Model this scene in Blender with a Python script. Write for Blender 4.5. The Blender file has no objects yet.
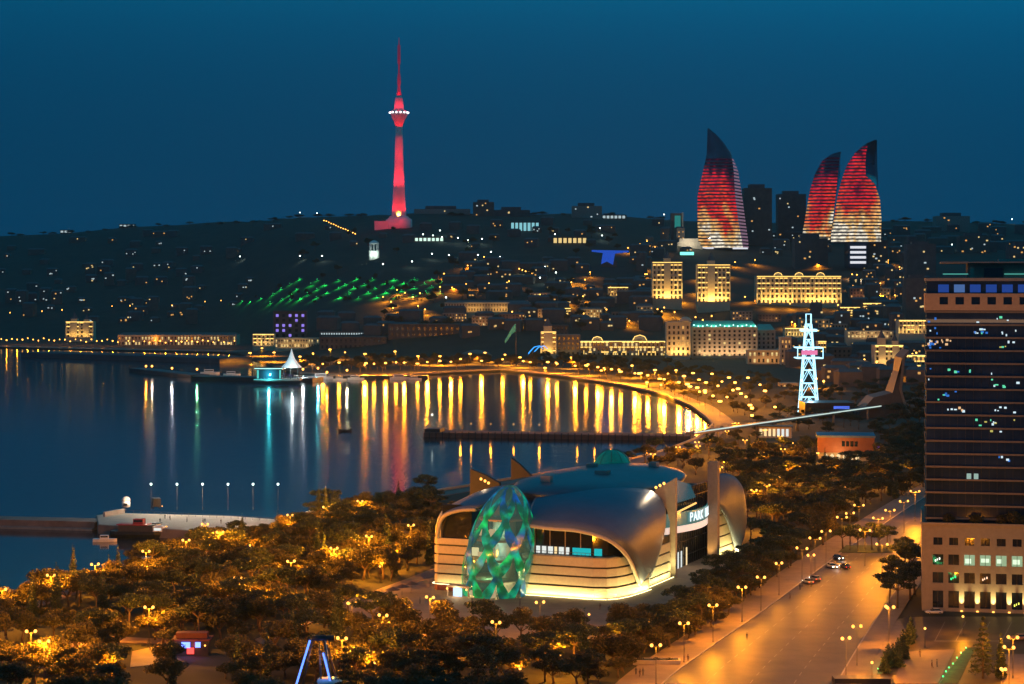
import bpy, bmesh, math, random
import numpy as np
from mathutils import Vector, Matrix
R = math.radians
random.seed(7)
rnd = random.Random(11)
S = bpy.context.scene
COL = S.collection

# ------------------------------------------------------------------ camera, sky, exposure
F, CH, HY = 2000.0, 88.0, 281.0          # focal length in pixels, camera height, horizon row
cam_d = bpy.data.cameras.new('camera')
cam_d.sensor_width = 36.0
cam_d.lens = 36.0 * F / 1024.0
cam_d.shift_y = -(342.0 - HY) / 1024.0
cam_d.clip_start = 1.0
cam_d.clip_end = 30000.0
cam = bpy.data.objects.new('camera', cam_d)
COL.objects.link(cam)
cam.location = (0, 0, CH)
cam.rotation_euler = (R(90), 0, 0)
S.camera = cam

W = bpy.data.worlds.new('World')
S.world = W
W.use_nodes = True
wt = W.node_tree
wt.nodes.clear()
wo = wt.nodes.new('ShaderNodeOutputWorld')
wb = wt.nodes.new('ShaderNodeBackground')
sk = wt.nodes.new('ShaderNodeTexSky')
sk.sky_type = 'NISHITA'
sk.sun_disc = False
sk.sun_elevation = R(2.0)
sk.sun_rotation = R(60)
sk.altitude = 0
sk.air_density = 1.0
sk.dust_density = 0.4
sk.ozone_density = 5.0
# the twilight sky is looked up well above the horizon, where it is evenly blue
tcw = wt.nodes.new('ShaderNodeTexCoord')
sxw = wt.nodes.new('ShaderNodeSeparateXYZ')
czw = wt.nodes.new('ShaderNodeCombineXYZ')
ma = wt.nodes.new('ShaderNodeMath')
ma.operation = 'MULTIPLY_ADD'
ma.inputs[1].default_value = -11.0
ma.inputs[2].default_value = 2.0
mb_ = wt.nodes.new('ShaderNodeMath')
mb_.operation = 'MAXIMUM'
mb_.inputs[1].default_value = 0.22
nmw = wt.nodes.new('ShaderNodeVectorMath')
nmw.operation = 'NORMALIZE'
wt.links.new(tcw.outputs['Generated'], sxw.inputs[0])
wt.links.new(sxw.outputs[0], czw.inputs[0])
wt.links.new(sxw.outputs[1], czw.inputs[1])
wt.links.new(sxw.outputs[2], ma.inputs[0])
wt.links.new(ma.outputs[0], mb_.inputs[0])
wt.links.new(mb_.outputs[0], czw.inputs[2])
wt.links.new(czw.outputs[0], nmw.inputs[0])
wt.links.new(nmw.outputs[0], sk.inputs[0])
mx = wt.nodes.new('ShaderNodeMix')
mx.data_type = 'RGBA'
mx.blend_type = 'MULTIPLY'
mx.inputs['Factor'].default_value = 1.0
SKY_TINT = (0.0, 1.36, 0.98, 1)
mx.inputs[7].default_value = SKY_TINT
wt.links.new(sk.outputs[0], mx.inputs[6])
wt.links.new(mx.outputs[2], wb.inputs[0])
SKY_STRENGTH = 0.222
wb.inputs[1].default_value = SKY_STRENGTH
wt.links.new(wb.outputs[0], wo.inputs[0])

sun_d = bpy.data.lights.new('afterglow', 'SUN')
sun_d.energy = 0.012
sun_d.angle = R(60)
sun_d.color = (0.55, 0.75, 1.0)
sun = bpy.data.objects.new('afterglow', sun_d)
COL.objects.link(sun)
sun.rotation_euler = (R(88), 0, R(-60))

S.view_settings.view_transform = 'Standard'
S.view_settings.look = 'None'
S.view_settings.exposure = 0.0
S.view_settings.gamma = 1.0
S.view_settings.use_curve_mapping = False
S.cycles.sample_clamp_indirect = 4.0
S.cycles.max_bounces = 6
S.cycles.diffuse_bounces = 2
S.cycles.glossy_bounces = 3
S.cycles.transmission_bounces = 3
S.cycles.transparent_max_bounces = 8
S.cycles.caustics_reflective = False
S.cycles.caustics_refractive = False

NEAR_W = 38000.0        # lamp power, near park
FAR_W = 9000.0        # tall boulevard lamps
SODIUM = (1.0, 0.305, 0.010)

# ------------------------------------------------------------------ coordinates
def P(px, py, D):
    return Vector(((px - 512) * D / F, D, CH - (py - HY) * D / F))

def G(px, py, z=1.5):
    D = F * (CH - z) / (py - HY)
    return Vector(((px - 512) * D / F, D, z))

def proj(v):
    return 512 + F * v[0] / v[1], HY + F * (CH - v[2]) / v[1]

def interp(x, tab):
    return float(np.interp(x, [t[0] for t in tab], [t[1] for t in tab]))

FAR_Y = [(-1500, 338), (-300, 344), (0, 347), (120, 350), (235, 352), (262, 362), (290, 373), (370, 376), (440, 373),
         (500, 370), (560, 376), (620, 385), (660, 394), (690, 406), (705, 417), (712, 425)]
NEAR_Y = [(-1500, 1000), (-600, 760), (-200, 665), (0, 606), (60, 586), (130, 566), (200, 544), (280, 522), (330, 509),
          (430, 493), (520, 478), (600, 466), (660, 452), (690, 441), (700, 436), (712, 425)]
RIDGE_Y = [(-1500, 250), (-300, 240), (0, 236), (60, 233), (130, 227), (200, 223), (250, 220), (300, 217), (350, 215), (420, 213),
           (480, 213), (520, 214), (580, 213), (660, 219), (760, 223), (880, 221), (940, 221), (1024, 224), (1300, 232), (2500, 250)]
SLOPE0 = [(-1500, 3300), (0, 3000), (230, 2900), (310, 2350), (500, 2200), (700, 2220), (1024, 2150), (2500, 2200)]
SLOPE1 = [(-1500, 4600), (0, 4500), (230, 4200), (400, 3750), (700, 3850), (1024, 4000), (2500, 4200)]

def hz(px, D):
    d0, d1 = interp(px, SLOPE0), interp(px, SLOPE1)
    zr = CH + (HY - interp(px, RIDGE_Y)) * d1 / F
    t = (D - d0) / (d1 - d0)
    if t <= 0: return 1.5
    if t > 1: return zr - (t - 1) * 40
    s = 0.82 * t + 0.18 * t * t * (3 - 2 * t)
    s += 0.018 * math.sin(px * 0.021 + D * 0.004) * math.sin(math.pi * t) + 0.012 * math.sin(px * 0.057 - D * 0.011) * math.sin(math.pi * t)
    s *= min(1.0, 0.4 + t * 6)
    return 1.5 + (zr - 1.5) * s

def T(px, py):
    """point of the terrain seen at a pixel"""
    lo = max(1000.0, min(interp(px, SLOPE0), F * (CH - 1.5) / max(py - HY, .1) if py > HY + .1 else 1e9) - 50)
    D = lo
    while D < 7000:
        z = CH - (py - HY) * D / F
        if hz(px, D) >= z: break
        D += 8
    else:
        D = interp(px, SLOPE1)
    return Vector(((px - 512) * D / F, D, hz(px, D)))

def ground_z(x, y):
    return hz(512 + F * x / y, y) if y > 1200 else 1.5

# ------------------------------------------------------------------ materials
MATS = {}
def nd(t, kind, x=0, y=0, **kw):
    n = t.nodes.new(kind)
    n.location = (x, y)
    for k, v in kw.items(): setattr(n, k, v)
    return n

def mat(name, col, rough=0.6, metal=0.0, var=0.25, scale=1.0, bump=0.0, spec=0.5, emit=None, estr=0.0, coords='Object', trans=0.0, alpha=None):
    """Principled material whose colour is broken up by two octaves of noise"""
    if name in MATS: return MATS[name]
    m = bpy.data.materials.new(name)
    m.use_nodes = True
    t = m.node_tree
    b = t.nodes['Principled BSDF']
    b.inputs['Roughness'].default_value = rough
    b.inputs['Metallic'].default_value = metal
    b.inputs['Specular IOR Level'].default_value = spec
    tc = nd(t, 'ShaderNodeTexCoord')
    n = nd(t, 'ShaderNodeTexNoise')
    n.inputs['Scale'].default_value = scale
    n.inputs['Detail'].default_value = 6
    n.inputs['Roughness'].default_value = 0.65
    t.links.new(tc.outputs[coords], n.inputs['Vector'])
    r = nd(t, 'ShaderNodeValToRGB')
    r.color_ramp.elements[0].position = 0.3
    r.color_ramp.elements[1].position = 0.7
    r.color_ramp.elements[0].color = tuple(c * (1 - var) for c in col) + (1,)
    r.color_ramp.elements[1].color = tuple(min(1, c * (1 + var)) for c in col) + (1,)
    t.links.new(n.outputs[0], r.inputs[0])
    t.links.new(r.outputs[0], b.inputs['Base Color'])
    if bump:
        bp = nd(t, 'ShaderNodeBump')
        bp.inputs['Strength'].default_value = bump
        bp.inputs['Distance'].default_value = 0.1
        t.links.new(n.outputs[0], bp.inputs['Height'])
        t.links.new(bp.outputs[0], b.inputs['Normal'])
    if emit:
        b.inputs['Emission Color'].default_value = tuple(emit) + (1,)
        b.inputs['Emission Strength'].default_value = estr
    if trans:
        b.inputs['Transmission Weight'].default_value = trans
    if alpha is not None:
        b.inputs['Alpha'].default_value = alpha
    MATS[name] = m
    return m

def glow(name, col, s, sample=False):
    if name in MATS: return MATS[name]
    m = bpy.data.materials.new(name)
    m.use_nodes = True
    t = m.node_tree
    t.nodes.clear()
    o = nd(t, 'ShaderNodeOutputMaterial')
    e = nd(t, 'ShaderNodeEmission')
    e.inputs[0].default_value = tuple(col) + (1,)
    e.inputs[1].default_value = s
    t.links.new(e.outputs[0], o.inputs[0])
    m.cycles.emission_sampling = 'AUTO' if sample else 'NONE'
    MATS[name] = m
    return m

def leaf_mat(name, col, col2, tr=0.4):
    m = bpy.data.materials.new(name)
    m.use_nodes = True
    t = m.node_tree
    t.nodes.clear()
    o = nd(t, 'ShaderNodeOutputMaterial')
    d = nd(t, 'ShaderNodeBsdfPrincipled')
    d.inputs['Roughness'].default_value = 0.55
    tl = nd(t, 'ShaderNodeBsdfTranslucent')
    ms = nd(t, 'ShaderNodeMixShader')
    ms.inputs[0].default_value = tr
    tc = nd(t, 'ShaderNodeTexCoord')
    n = nd(t, 'ShaderNodeTexNoise')
    n.inputs['Scale'].default_value = 0.9
    n.inputs['Detail'].default_value = 5
    oi = nd(t, 'ShaderNodeObjectInfo')
    ad = nd(t, 'ShaderNodeMath', operation='MULTIPLY_ADD')
    ad.inputs[1].default_value = 0.5
    t.links.new(oi.outputs['Random'], ad.inputs[0])
    t.links.new(n.outputs[0], ad.inputs[2])
    r = nd(t, 'ShaderNodeValToRGB')
    r.color_ramp.elements[0].position = 0.4
    r.color_ramp.elements[1].position = 1.0
    r.color_ramp.elements[0].color = col + (1,)
    r.color_ramp.elements[1].color = col2 + (1,)
    t.links.new(tc.outputs['Object'], n.inputs['Vector'])
    t.links.new(ad.outputs[0], r.inputs[0])
    t.links.new(r.outputs[0], d.inputs['Base Color'])
    t.links.new(r.outputs[0], tl.inputs[0])
    t.links.new(d.outputs[0], ms.inputs[1])
    t.links.new(tl.outputs[0], ms.inputs[2])
    t.links.new(ms.outputs[0], o.inputs[0])
    MATS[name] = m
    return m

M_leaf = leaf_mat('broad_leaf', (0.038, 0.036, 0.009), (0.105, 0.088, 0.022))
M_pine = leaf_mat('pine_needle', (0.018, 0.030, 0.010), (0.045, 0.060, 0.02), 0.2)
M_cyp = leaf_mat('cypress_leaf', (0.016, 0.028, 0.010), (0.035, 0.055, 0.02), 0.15)
M_bark = mat('bark', (0.11, 0.075, 0.045), 0.9, var=0.4, scale=3, bump=0.4)
M_stone = mat('pale_limestone', (0.46, 0.40, 0.31), 0.75, var=0.14, scale=0.6, bump=0.1)
M_stoneD = mat('grey_stone', (0.26, 0.23, 0.20), 0.8, var=0.2, scale=0.5)
M_conc = mat('concrete', (0.30, 0.28, 0.26), 0.85, var=0.22, scale=0.4, bump=0.15)
M_dark = mat('dark_metal', (0.035, 0.037, 0.042), 0.45, 0.6, var=0.2)
M_pole = mat('painted_pole', (0.09, 0.085, 0.08), 0.5, 0.3, var=0.2)
M_white = mat('white_paint', (0.78, 0.77, 0.74), 0.5, var=0.08)
M_house = mat('weathered_render', (0.105, 0.095, 0.09), 0.9, var=0.3, scale=0.08)
M_house2 = mat('old_brick_render', (0.14, 0.105, 0.085), 0.9, var=0.3, scale=0.1)
M_roof = mat('old_tin_roof', (0.09, 0.085, 0.09), 0.7, var=0.3, scale=0.15)
M_glass = mat('dark_glass', (0.012, 0.016, 0.022), 0.06, 0.0, var=0.2, spec=0.8)
M_glassb = mat('blue_glass', (0.05, 0.12, 0.17), 0.08, 0.75, var=0.15, scale=0.3)
M_shell = mat('brushed_zinc', (0.11, 0.135, 0.20), 0.46, 0.25, var=0.10, scale=0.25, bump=0.02)
M_roofmet = mat('roof_sheet', (0.07, 0.085, 0.125), 0.45, 0.45, var=0.15, scale=0.15)

def seams(m, scale, dist=0.06):
    """raised panel seams running over a metal sheet"""
    t = m.node_tree
    b = t.nodes['Principled BSDF']
    tc = nd(t, 'ShaderNodeTexCoord')
    br = nd(t, 'ShaderNodeTexBrick')
    br.inputs['Scale'].default_value = scale
    br.inputs['Mortar Size'].default_value = .018
    br.inputs['Color1'].default_value = br.inputs['Color2'].default_value = (1, 1, 1, 1)
    br.inputs['Mortar'].default_value = (0, 0, 0, 1)
    t.links.new(tc.outputs['Object'], br.inputs['Vector'])
    bp = nd(t, 'ShaderNodeBump')
    bp.inputs['Strength'].default_value = .7
    bp.inputs['Distance'].default_value = dist
    t.links.new(br.outputs['Color'], bp.inputs['Height'])
    t.links.new(bp.outputs[0], b.inputs['Normal'])
seams(M_shell, .30)
seams(M_roofmet, .22)

# ------------------------------------------------------------------ mesh builder
class MB:
    def __init__(s):
        s.v, s.f, s.sm = [], [], []
    def add(s, vs, fs, smooth=False):
        o = len(s.v)
        s.v += [tuple(map(float, q)) for q in vs]
        s.f += [tuple(o + i for i in f) for f in fs]
        s.sm += [smooth] * len(fs)
        return s
    def box(s, x0, x1, y0, y1, z0, z1):
        return s.add([(x0, y0, z0), (x1, y0, z0), (x1, y1, z0), (x0, y1, z0), (x0, y0, z1), (x1, y0, z1), (x1, y1, z1), (x0, y1, z1)],
                     [(0, 3, 2, 1), (4, 5, 6, 7), (0, 1, 5, 4), (1, 2, 6, 5), (2, 3, 7, 6), (3, 0, 4, 7)])
    def prism(s, poly, z0, z1):
        n = len(poly)
        s.add([(p[0], p[1], z0) for p in poly] + [(p[0], p[1], z1) for p in poly],
              [tuple(range(n - 1, -1, -1)), tuple(range(n, 2 * n))] + [(i, (i + 1) % n, n + (i + 1) % n, n + i) for i in range(n)])
        return s
    def slab(s, pts, off):
        """polygon in space, thickened by the vector off"""
        n = len(pts)
        pts = [Vector(p) for p in pts]
        s.add(pts + [p + Vector(off) for p in pts], [tuple(range(n)), tuple(range(2 * n - 1, n - 1, -1))] + [(i, n + i, n + (i + 1) % n, (i + 1) % n) for i in range(n)])
        return s
    def tube(s, pts, r, n=6, r1=None, cap=True):
        pts = [Vector(p) for p in pts]
        m = len(pts)
        r1 = r if r1 is None else r1
        vs, fs = [], []
        for i, p in enumerate(pts):
            d = (pts[min(i + 1, m - 1)] - pts[max(i - 1, 0)]).normalized()
            a = d.cross(Vector((0, 0, 1)))
            if a.length < 0.05: a = d.cross(Vector((1, 0, 0)))
            a.normalize()
            b = d.cross(a)
            rr = r + (r1 - r) * i / max(1, m - 1)
            for k in range(n):
                w = 2 * math.pi * k / n
                vs.append(p + a * rr * math.cos(w) + b * rr * math.sin(w))
        for i in range(m - 1):
            for k in range(n):
                fs.append((i * n + k, i * n + (k + 1) % n, (i + 1) * n + (k + 1) % n, (i + 1) * n + k))
        if cap:
            fs.append(tuple(range(n - 1, -1, -1)))
            fs.append(tuple(range((m - 1) * n, m * n)))
        return s.add(vs, fs, n > 5)
    def lathe(s, prof, n=16, c=(0, 0), smooth=True):
        vs, fs = [], []
        for r, z in prof:
            for k in range(n):
                w = 2 * math.pi * k / n
                vs.append((c[0] + r * math.cos(w), c[1] + r * math.sin(w), z))
        for i in range(len(prof) - 1):
            for k in range(n):
                fs.append((i * n + k, i * n + (k + 1) % n, (i + 1) * n + (k + 1) % n, (i + 1) * n + k))
        fs.append(tuple(range(n - 1, -1, -1)))
        fs.append(tuple(range((len(prof) - 1) * n, len(prof) * n)))
        return s.add(vs, fs, smooth)
    def grid(s, rows, smooth=True):
        m, n = len(rows), len(rows[0])
        return s.add([p for r in rows for p in r], [(i * n + j, i * n + j + 1, (i + 1) * n + j + 1, (i + 1) * n + j) for i in range(m - 1) for j in range(n - 1)], smooth)
    def ball(s, c, r, n=8, m=5, sz=1.0):
        prof = [(max(0.02 * r, r * math.sin(math.pi * i / m)), c[2] - r * sz * math.cos(math.pi * i / m)) for i in range(m + 1)]
        return s.lathe(prof, n, (c[0], c[1]))
    def mesh(s, name, m):
        me = bpy.data.meshes.new(name)
        me.from_pydata(s.v, [], s.f)
        me.polygons.foreach_set('use_smooth', s.sm)
        me.materials.append(m)
        me.update()
        return me

def link(name, data, parent=None, loc=None):
    o = bpy.data.objects.new(name, data)
    COL.objects.link(o)
    if parent is not None: o.parent = parent
    if loc is not None: o.location = loc
    return o

def part(parent, name, mb, m, loc=None, thick=0):
    me = mb if isinstance(mb, bpy.types.Mesh) else mb.mesh(name, m)
    o = link(name, me, parent, loc)
    if thick:
        md = o.modifiers.new('thickness', 'SOLIDIFY')
        md.thickness = thick
        md.offset = 0
    return o

def tag(o, label, cat, group=None):
    o['label'] = label
    o['category'] = cat
    if group: o['group'] = group
    return o

def thing(name, label, cat, loc=(0, 0, 0), rz=0.0, group=None):
    o = link(name, None, None, loc)
    o.empty_display_size = 0.5
    o.rotation_euler = (0, 0, rz)
    return tag(o, label, cat, group)

def structure(name, mb, m):
    o = link(name, mb.mesh(name, m))
    o['kind'] = 'structure'
    return o

def copy_tree(o, parent=None):
    c = o.copy()
    COL.objects.link(c)
    if parent is not None: c.parent = parent
    for ch in list(o.children): copy_tree(ch, c)
    return c

NUM = ['first', 'second', 'third', 'fourth', 'fifth', 'sixth', 'seventh', 'eighth', 'ninth', 'tenth', 'eleventh', 'twelfth',
       'thirteenth', 'fourteenth', 'fifteenth', 'sixteenth', 'seventeenth', 'eighteenth', 'nineteenth', 'twentieth', 'twenty-first', 'twenty-second', 'twenty-third', 'twenty-fourth', 'twenty-fifth', 'twenty-sixth', 'twenty-seventh', 'twenty-eighth', 'twenty-ninth', 'thirtieth']
RANK = []      # (object, wording, landmarks): labelled at the end by counting outward from the landmark beside it
def ranked(o, words, marks, cat, group):
    o['category'] = cat
    o['group'] = group
    RANK.append((o, words, marks))

def finish_labels():
    classes = {}
    for o, w, marks in RANK:
        p = o.matrix_world.translation if o.parent else o.location
        best = min(marks, key=lambda k: (Vector(k[1]).xy - p.xy).length)
        classes.setdefault((w, best[0]), []).append(((Vector(best[1]).xy - p.xy).length, o))
    for (w, b), l in classes.items():
        l.sort(key=lambda q: q[0])
        for i, (d, o) in enumerate(l):
            if len(l) == 1: o['label'] = '%s by %s' % (w, b)
            elif i < 30: o['label'] = '%s, %s out from %s' % (w, NUM[i], b)
            else: o['label'] = '%s, far out from %s' % (w, b)

def area(name, parent, loc, target, sx, sy, power, col, spread=math.pi):
    d = bpy.data.lights.new(name, 'AREA')
    d.shape = 'RECTANGLE'
    d.size, d.size_y = sx, sy
    d.energy = power
    d.color = col
    d.spread = spread
    o = link(name, d, parent, loc)
    o.rotation_euler = (Vector(target) - Vector(loc)).to_track_quat('-Z', 'Y').to_euler()
    return o

def spot(name, parent, loc, target, power, col, ang=60, blend=0.6, rad=0.5):
    d = bpy.data.lights.new(name, 'SPOT')
    d.energy = power
    d.color = col
    d.spot_size = R(ang)
    d.spot_blend = blend
    d.shadow_soft_size = rad
    o = link(name, d, parent, loc)
    o.rotation_euler = (Vector(target) - Vector(loc)).to_track_quat('-Z', 'Y').to_euler()
    return o

# ------------------------------------------------------------------ ground, water
def build_ground():
    cols = sorted(set(list(range(-1400, 640, 20)) + list(range(640, 712, 4)) + [712] + list(range(720, 2400, 20))))
    mb = MB()
    nr = 26
    rows_n, rows_f, quay_n, quay_f = [], [], [], []
    for px in cols:
        q = min(px, 712)
        yn, yf = interp(q, NEAR_Y), interp(q, FAR_Y)
        dn, df = 173000 / (yn - HY), 173000 / (yf - HY)
        rows_n.append([((px - 512) * D / F, D, 1.5) for D in np.linspace(90, dn, nr)])
        ds = list(np.linspace(df, 2100, 6))[:-1] if df < 2050 else [df]
        ds += list(np.geomspace(max(2100, df + 20), 9000, 96 - len(ds)))
        rows_f.append([((px - 512) * D / F, D, hz(px, D)) for D in ds])
        quay_n.append([((px - 512) * dn / F, dn, 1.5), ((px - 512) * dn / F, dn, -2)])
        quay_f.append([((px - 512) * df / F, df, -2), ((px - 512) * df / F, df, 1.5)])
    mb.grid(rows_n)
    mb.grid(rows_f)
    k = cols.index(712) + 1
    mb.grid(quay_n[:k], False)
    mb.grid(quay_f[:k], False)
    m = mat('parkland_soil', (0.020, 0.023, 0.012), 0.95, var=0.45, scale=0.035, coords='Object')
    structure('ground', mb, m)

    w = MB().add([(-9000, 60, 0), (9000, 60, 0), (9000, 12000, 0), (-9000, 12000, 0)], [(0, 1, 2, 3)])
    m = bpy.data.materials.new('bay_water')
    m.use_nodes = True
    t = m.node_tree
    b = t.nodes['Principled BSDF']
    b.inputs['Base Color'].default_value = (0.004, 0.016, 0.028, 1)
    b.inputs['Roughness'].default_value = 0.105
    b.inputs['IOR'].default_value = 1.33
    tc = nd(t, 'ShaderNodeTexCoord')
    mp = nd(t, 'ShaderNodeMapping')
    mp.inputs['Scale'].default_value = (0.20, 0.06, 1)
    n = nd(t, 'ShaderNodeTexNoise')
    n.inputs['Scale'].default_value = 1.0
    n.inputs['Detail'].default_value = 4
    bp = nd(t, 'ShaderNodeBump')
    bp.inputs['Strength'].default_value = 0.50
    bp.inputs['Distance'].default_value = 0.12
    t.links.new(tc.outputs['Object'], mp.inputs[0])
    t.links.new(mp.outputs[0], n.inputs['Vector'])
    t.links.new(n.outputs[0], bp.inputs['Height'])
    t.links.new(bp.outputs[0], b.inputs['Normal'])
    structure('water', w, m)

build_ground()

def flat(name, pts, z, m, kind='structure'):
    """paved sheet from world points"""
    n = len(pts)
    mb = MB().prism([(p[0], p[1]) for p in pts], 1.3, z)
    return structure(name, mb, m)

def chain(pts, n=6):
    """smooth curve through points"""
    pts = [Vector(p) for p in pts]
    out = []
    for i in range(len(pts) - 1):
        p0, p1, p2, p3 = pts[max(i - 1, 0)], pts[i], pts[i + 1], pts[min(i + 2, len(pts) - 1)]
        for k in range(n):
            t = k / n
            out.append(0.5 * ((2 * p1) + (p2 - p0) * t + (2 * p0 - 5 * p1 + 4 * p2 - p3) * t * t + (3 * p1 - p0 - 3 * p2 + p3) * t ** 3))
    out.append(pts[-1])
    return out

def ribbon(mb, a, b, z0, z1):
    for i in range(len(a) - 1):
        mb.prism([a[i].xy, a[i + 1].xy, b[i + 1].xy, b[i].xy], z0, z1)

M_asph = mat('asphalt', (0.056, 0.044, 0.028), 0.46, var=0.5, scale=0.10, bump=0.04, spec=0.22)
M_pave = mat('warm_paving', (0.20, 0.15, 0.105), 0.75, var=0.2, scale=0.25)
M_pave2 = mat('pink_paving', (0.17, 0.12, 0.095), 0.7, var=0.2, scale=0.15)
M_mark = mat('road_paint', (0.20, 0.19, 0.17), 0.6, var=0.15)
M_kerb = mat('kerb_stone', (0.34, 0.31, 0.27), 0.8, var=0.2)
M_lawn = mat('lawn', (0.05, 0.075, 0.025), 0.95, var=0.35, scale=0.3)

kerbL = chain([G(600, 760), G(662, 684), G(712, 646), G(768, 607), G(808, 577), G(845, 550), G(876, 529), G(925, 497), G(985, 462)], 6)
kerbR = chain([G(800, 760), G(838, 684), G(860, 646), G(880, 615), G(905, 580), G(928, 556), G(962, 530), G(1010, 497), G(1075, 462)], 6)
rd = MB()
rows = [[(a.x, a.y, 1.62), (b.x, b.y, 1.62)] for a, b in zip(kerbL, kerbR)]
rd.grid(rows, False)
structure('road', rd, M_asph)
# pavements with a kerb step
def offset(line, d):
    out = []
    for i, p in enumerate(line):
        t = (line[min(i + 1, len(line) - 1)] - line[max(i - 1, 0)]).normalized()
        out.append(p + Vector((-t.y, t.x, 0)) * d)
    return out
pv = MB()
ribbon(pv, kerbL, offset(kerbL, 9.5), 1.2, 1.75)
structure('pavement', pv, M_pave)
kb = MB()
ribbon(kb, offset(kerbL, -0.35), offset(kerbL, -0.003), 1.2, 1.77)
ribbon(kb, offset(kerbR, 0.003), offset(kerbR, 0.35), 1.2, 1.77)
structure('kerb', kb, M_kerb)
pv = MB()
ribbon(pv, offset(kerbR, -5), kerbR, 1.2, 1.75)
structure('pavement', pv, M_pave)
mk = MB()
for fr in (0.25, 0.5, 0.75):
    line = [a.lerp(b, fr) for a, b in zip(kerbL, kerbR)]
    for i in range(2, len(line) - 1):
        a, b = line[i], line[i].lerp(line[i + 1], 0.45)
        t = (b - a).normalized()
        nrm = Vector((-t.y, t.x, 0)) * 0.1
        mk.add([(*(a - nrm).xy, 1.628), (*(b - nrm).xy, 1.628), (*(b + nrm).xy, 1.628), (*(a + nrm).xy, 1.628)], [(0, 1, 2, 3)])
structure('road_markings', mk, M_mark)

# plaza round the mall, paths, lit clearings
flat('plaza', [G(340, 612), G(392, 585), G(440, 566), G(560, 545), G(760, 545), G(770, 575), G(690, 612), G(620, 640), G(520, 640), G(400, 640), G(352, 630)], 1.62, M_pave)
flat('path', [G(255, 640), G(345, 602), G(470, 556), G(478, 560), G(352, 606), G(262, 645)], 1.68, M_pave2)
flat('clearing', [G(132, 652), G(165, 645), G(164, 664), G(130, 668)], 1.66, M_pave)
flat('clearing', [G(20, 648), G(60, 643), G(70, 664), G(20, 672)], 1.66, M_pave)
flat('path', [G(40, 645), G(110, 637), G(170, 640), G(172, 645), G(110, 643), G(45, 652)], 1.70, M_pave2)

# promenade along the far bay and on the curved shore
shore = chain([G(px, interp(px, FAR_Y)) for px in (300, 370, 440, 500, 530, 560, 590, 620, 640, 660, 676, 690, 699, 706, 712)], 4)
pr = MB()
ribbon(pr, offset(shore, 1.0), offset(shore, 15), 1.2, 1.66)
structure('promenade', pr, M_pave2)
pr = MB()
ribbon(pr, offset(shore, 0.0), offset(shore, 0.997), 1.0, 2.5)
structure('quay_wall', pr, M_stoneD)
shoreL = [G(px, interp(px, FAR_Y)) for px in (-300, -100, 0, 60, 120, 180, 235)]
pr = MB()
ribbon(pr, offset(shoreL, 1.0), offset(shoreL, 50), 1.2, 1.66)
structure('coast_road', pr, M_asph)
shoreN = chain([G(px, interp(px, NEAR_Y)) for px in (712, 700, 690, 660, 600, 520, 430, 330, 280, 200, 130, 60, 0, -200)], 3)
pr = MB()
ribbon(pr, offset(shoreN, 1.0), offset(shoreN, 11), 1.2, 1.66)
structure('promenade', pr, M_pave2)
pr = MB()
ribbon(pr, offset(shoreN, 0.0), offset(shoreN, 0.6), 1.0, 2.6)
structure('quay_wall', pr, M_stone)

# ------------------------------------------------------------------ prototypes: trees
def leaves(mb, centres, n, size, rg, flatness=1.0):
    """n leaf clumps spread through ellipsoidal lobes: (x, y, z, rx, rz)"""
    wts = [c[3] * c[3] * c[4] for c in centres]
    for _ in range(n):
        c = rg.choices(centres, wts)[0]
        while True:
            p = Vector((rg.uniform(-1, 1), rg.uniform(-1, 1), rg.uniform(-1, 1)))
            if p.length <= 1: break
        p = p * (0.55 + 0.45 * p.length)
        q = Vector((c[0] + p.x * c[3], c[1] + p.y * c[3], c[2] + p.z * c[4]))
        a = Vector((rg.gauss(0, 1), rg.gauss(0, 1), rg.gauss(0, 0.7))).normalized()
        b = a.cross(Vector((rg.gauss(0, 1), rg.gauss(0, 1), rg.gauss(0, 1)))).normalized()
        s = size * rg.uniform(0.6, 1.3)
        a, b = a * s * 0.5, b * s * 0.32
        mb.add([q - a, q + b, q + a, q - b], [(0, 1, 2, 3)])

def limbs(mb, base_h, top, rg, r0, n, spread):
    lean = Vector((rg.uniform(-.5, .5), rg.uniform(-.5, .5), 0))
    fork = Vector((lean.x * .6, lean.y * .6, base_h))
    mb.tube([(0, 0, -0.3), (lean.x * .2, lean.y * .2, base_h * .5), fork], r0, 7, r0 * .72)
    tips = []
    for k in range(n):
        w = 2 * math.pi * (k + rg.uniform(-.3, .3)) / n
        sp = spread * rg.uniform(.6, 1.1)
        h = top * rg.uniform(.78, 1.0)
        tip = Vector((sp * math.cos(w), sp * math.sin(w), h))
        mid = fork.lerp(tip, .5) + Vector((0, 0, .35 * rg.uniform(-1, 1)))
        mb.tube([fork, mid, tip], r0 * .5, 5, r0 * .14)
        tips.append(tip)
    return tips

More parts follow.
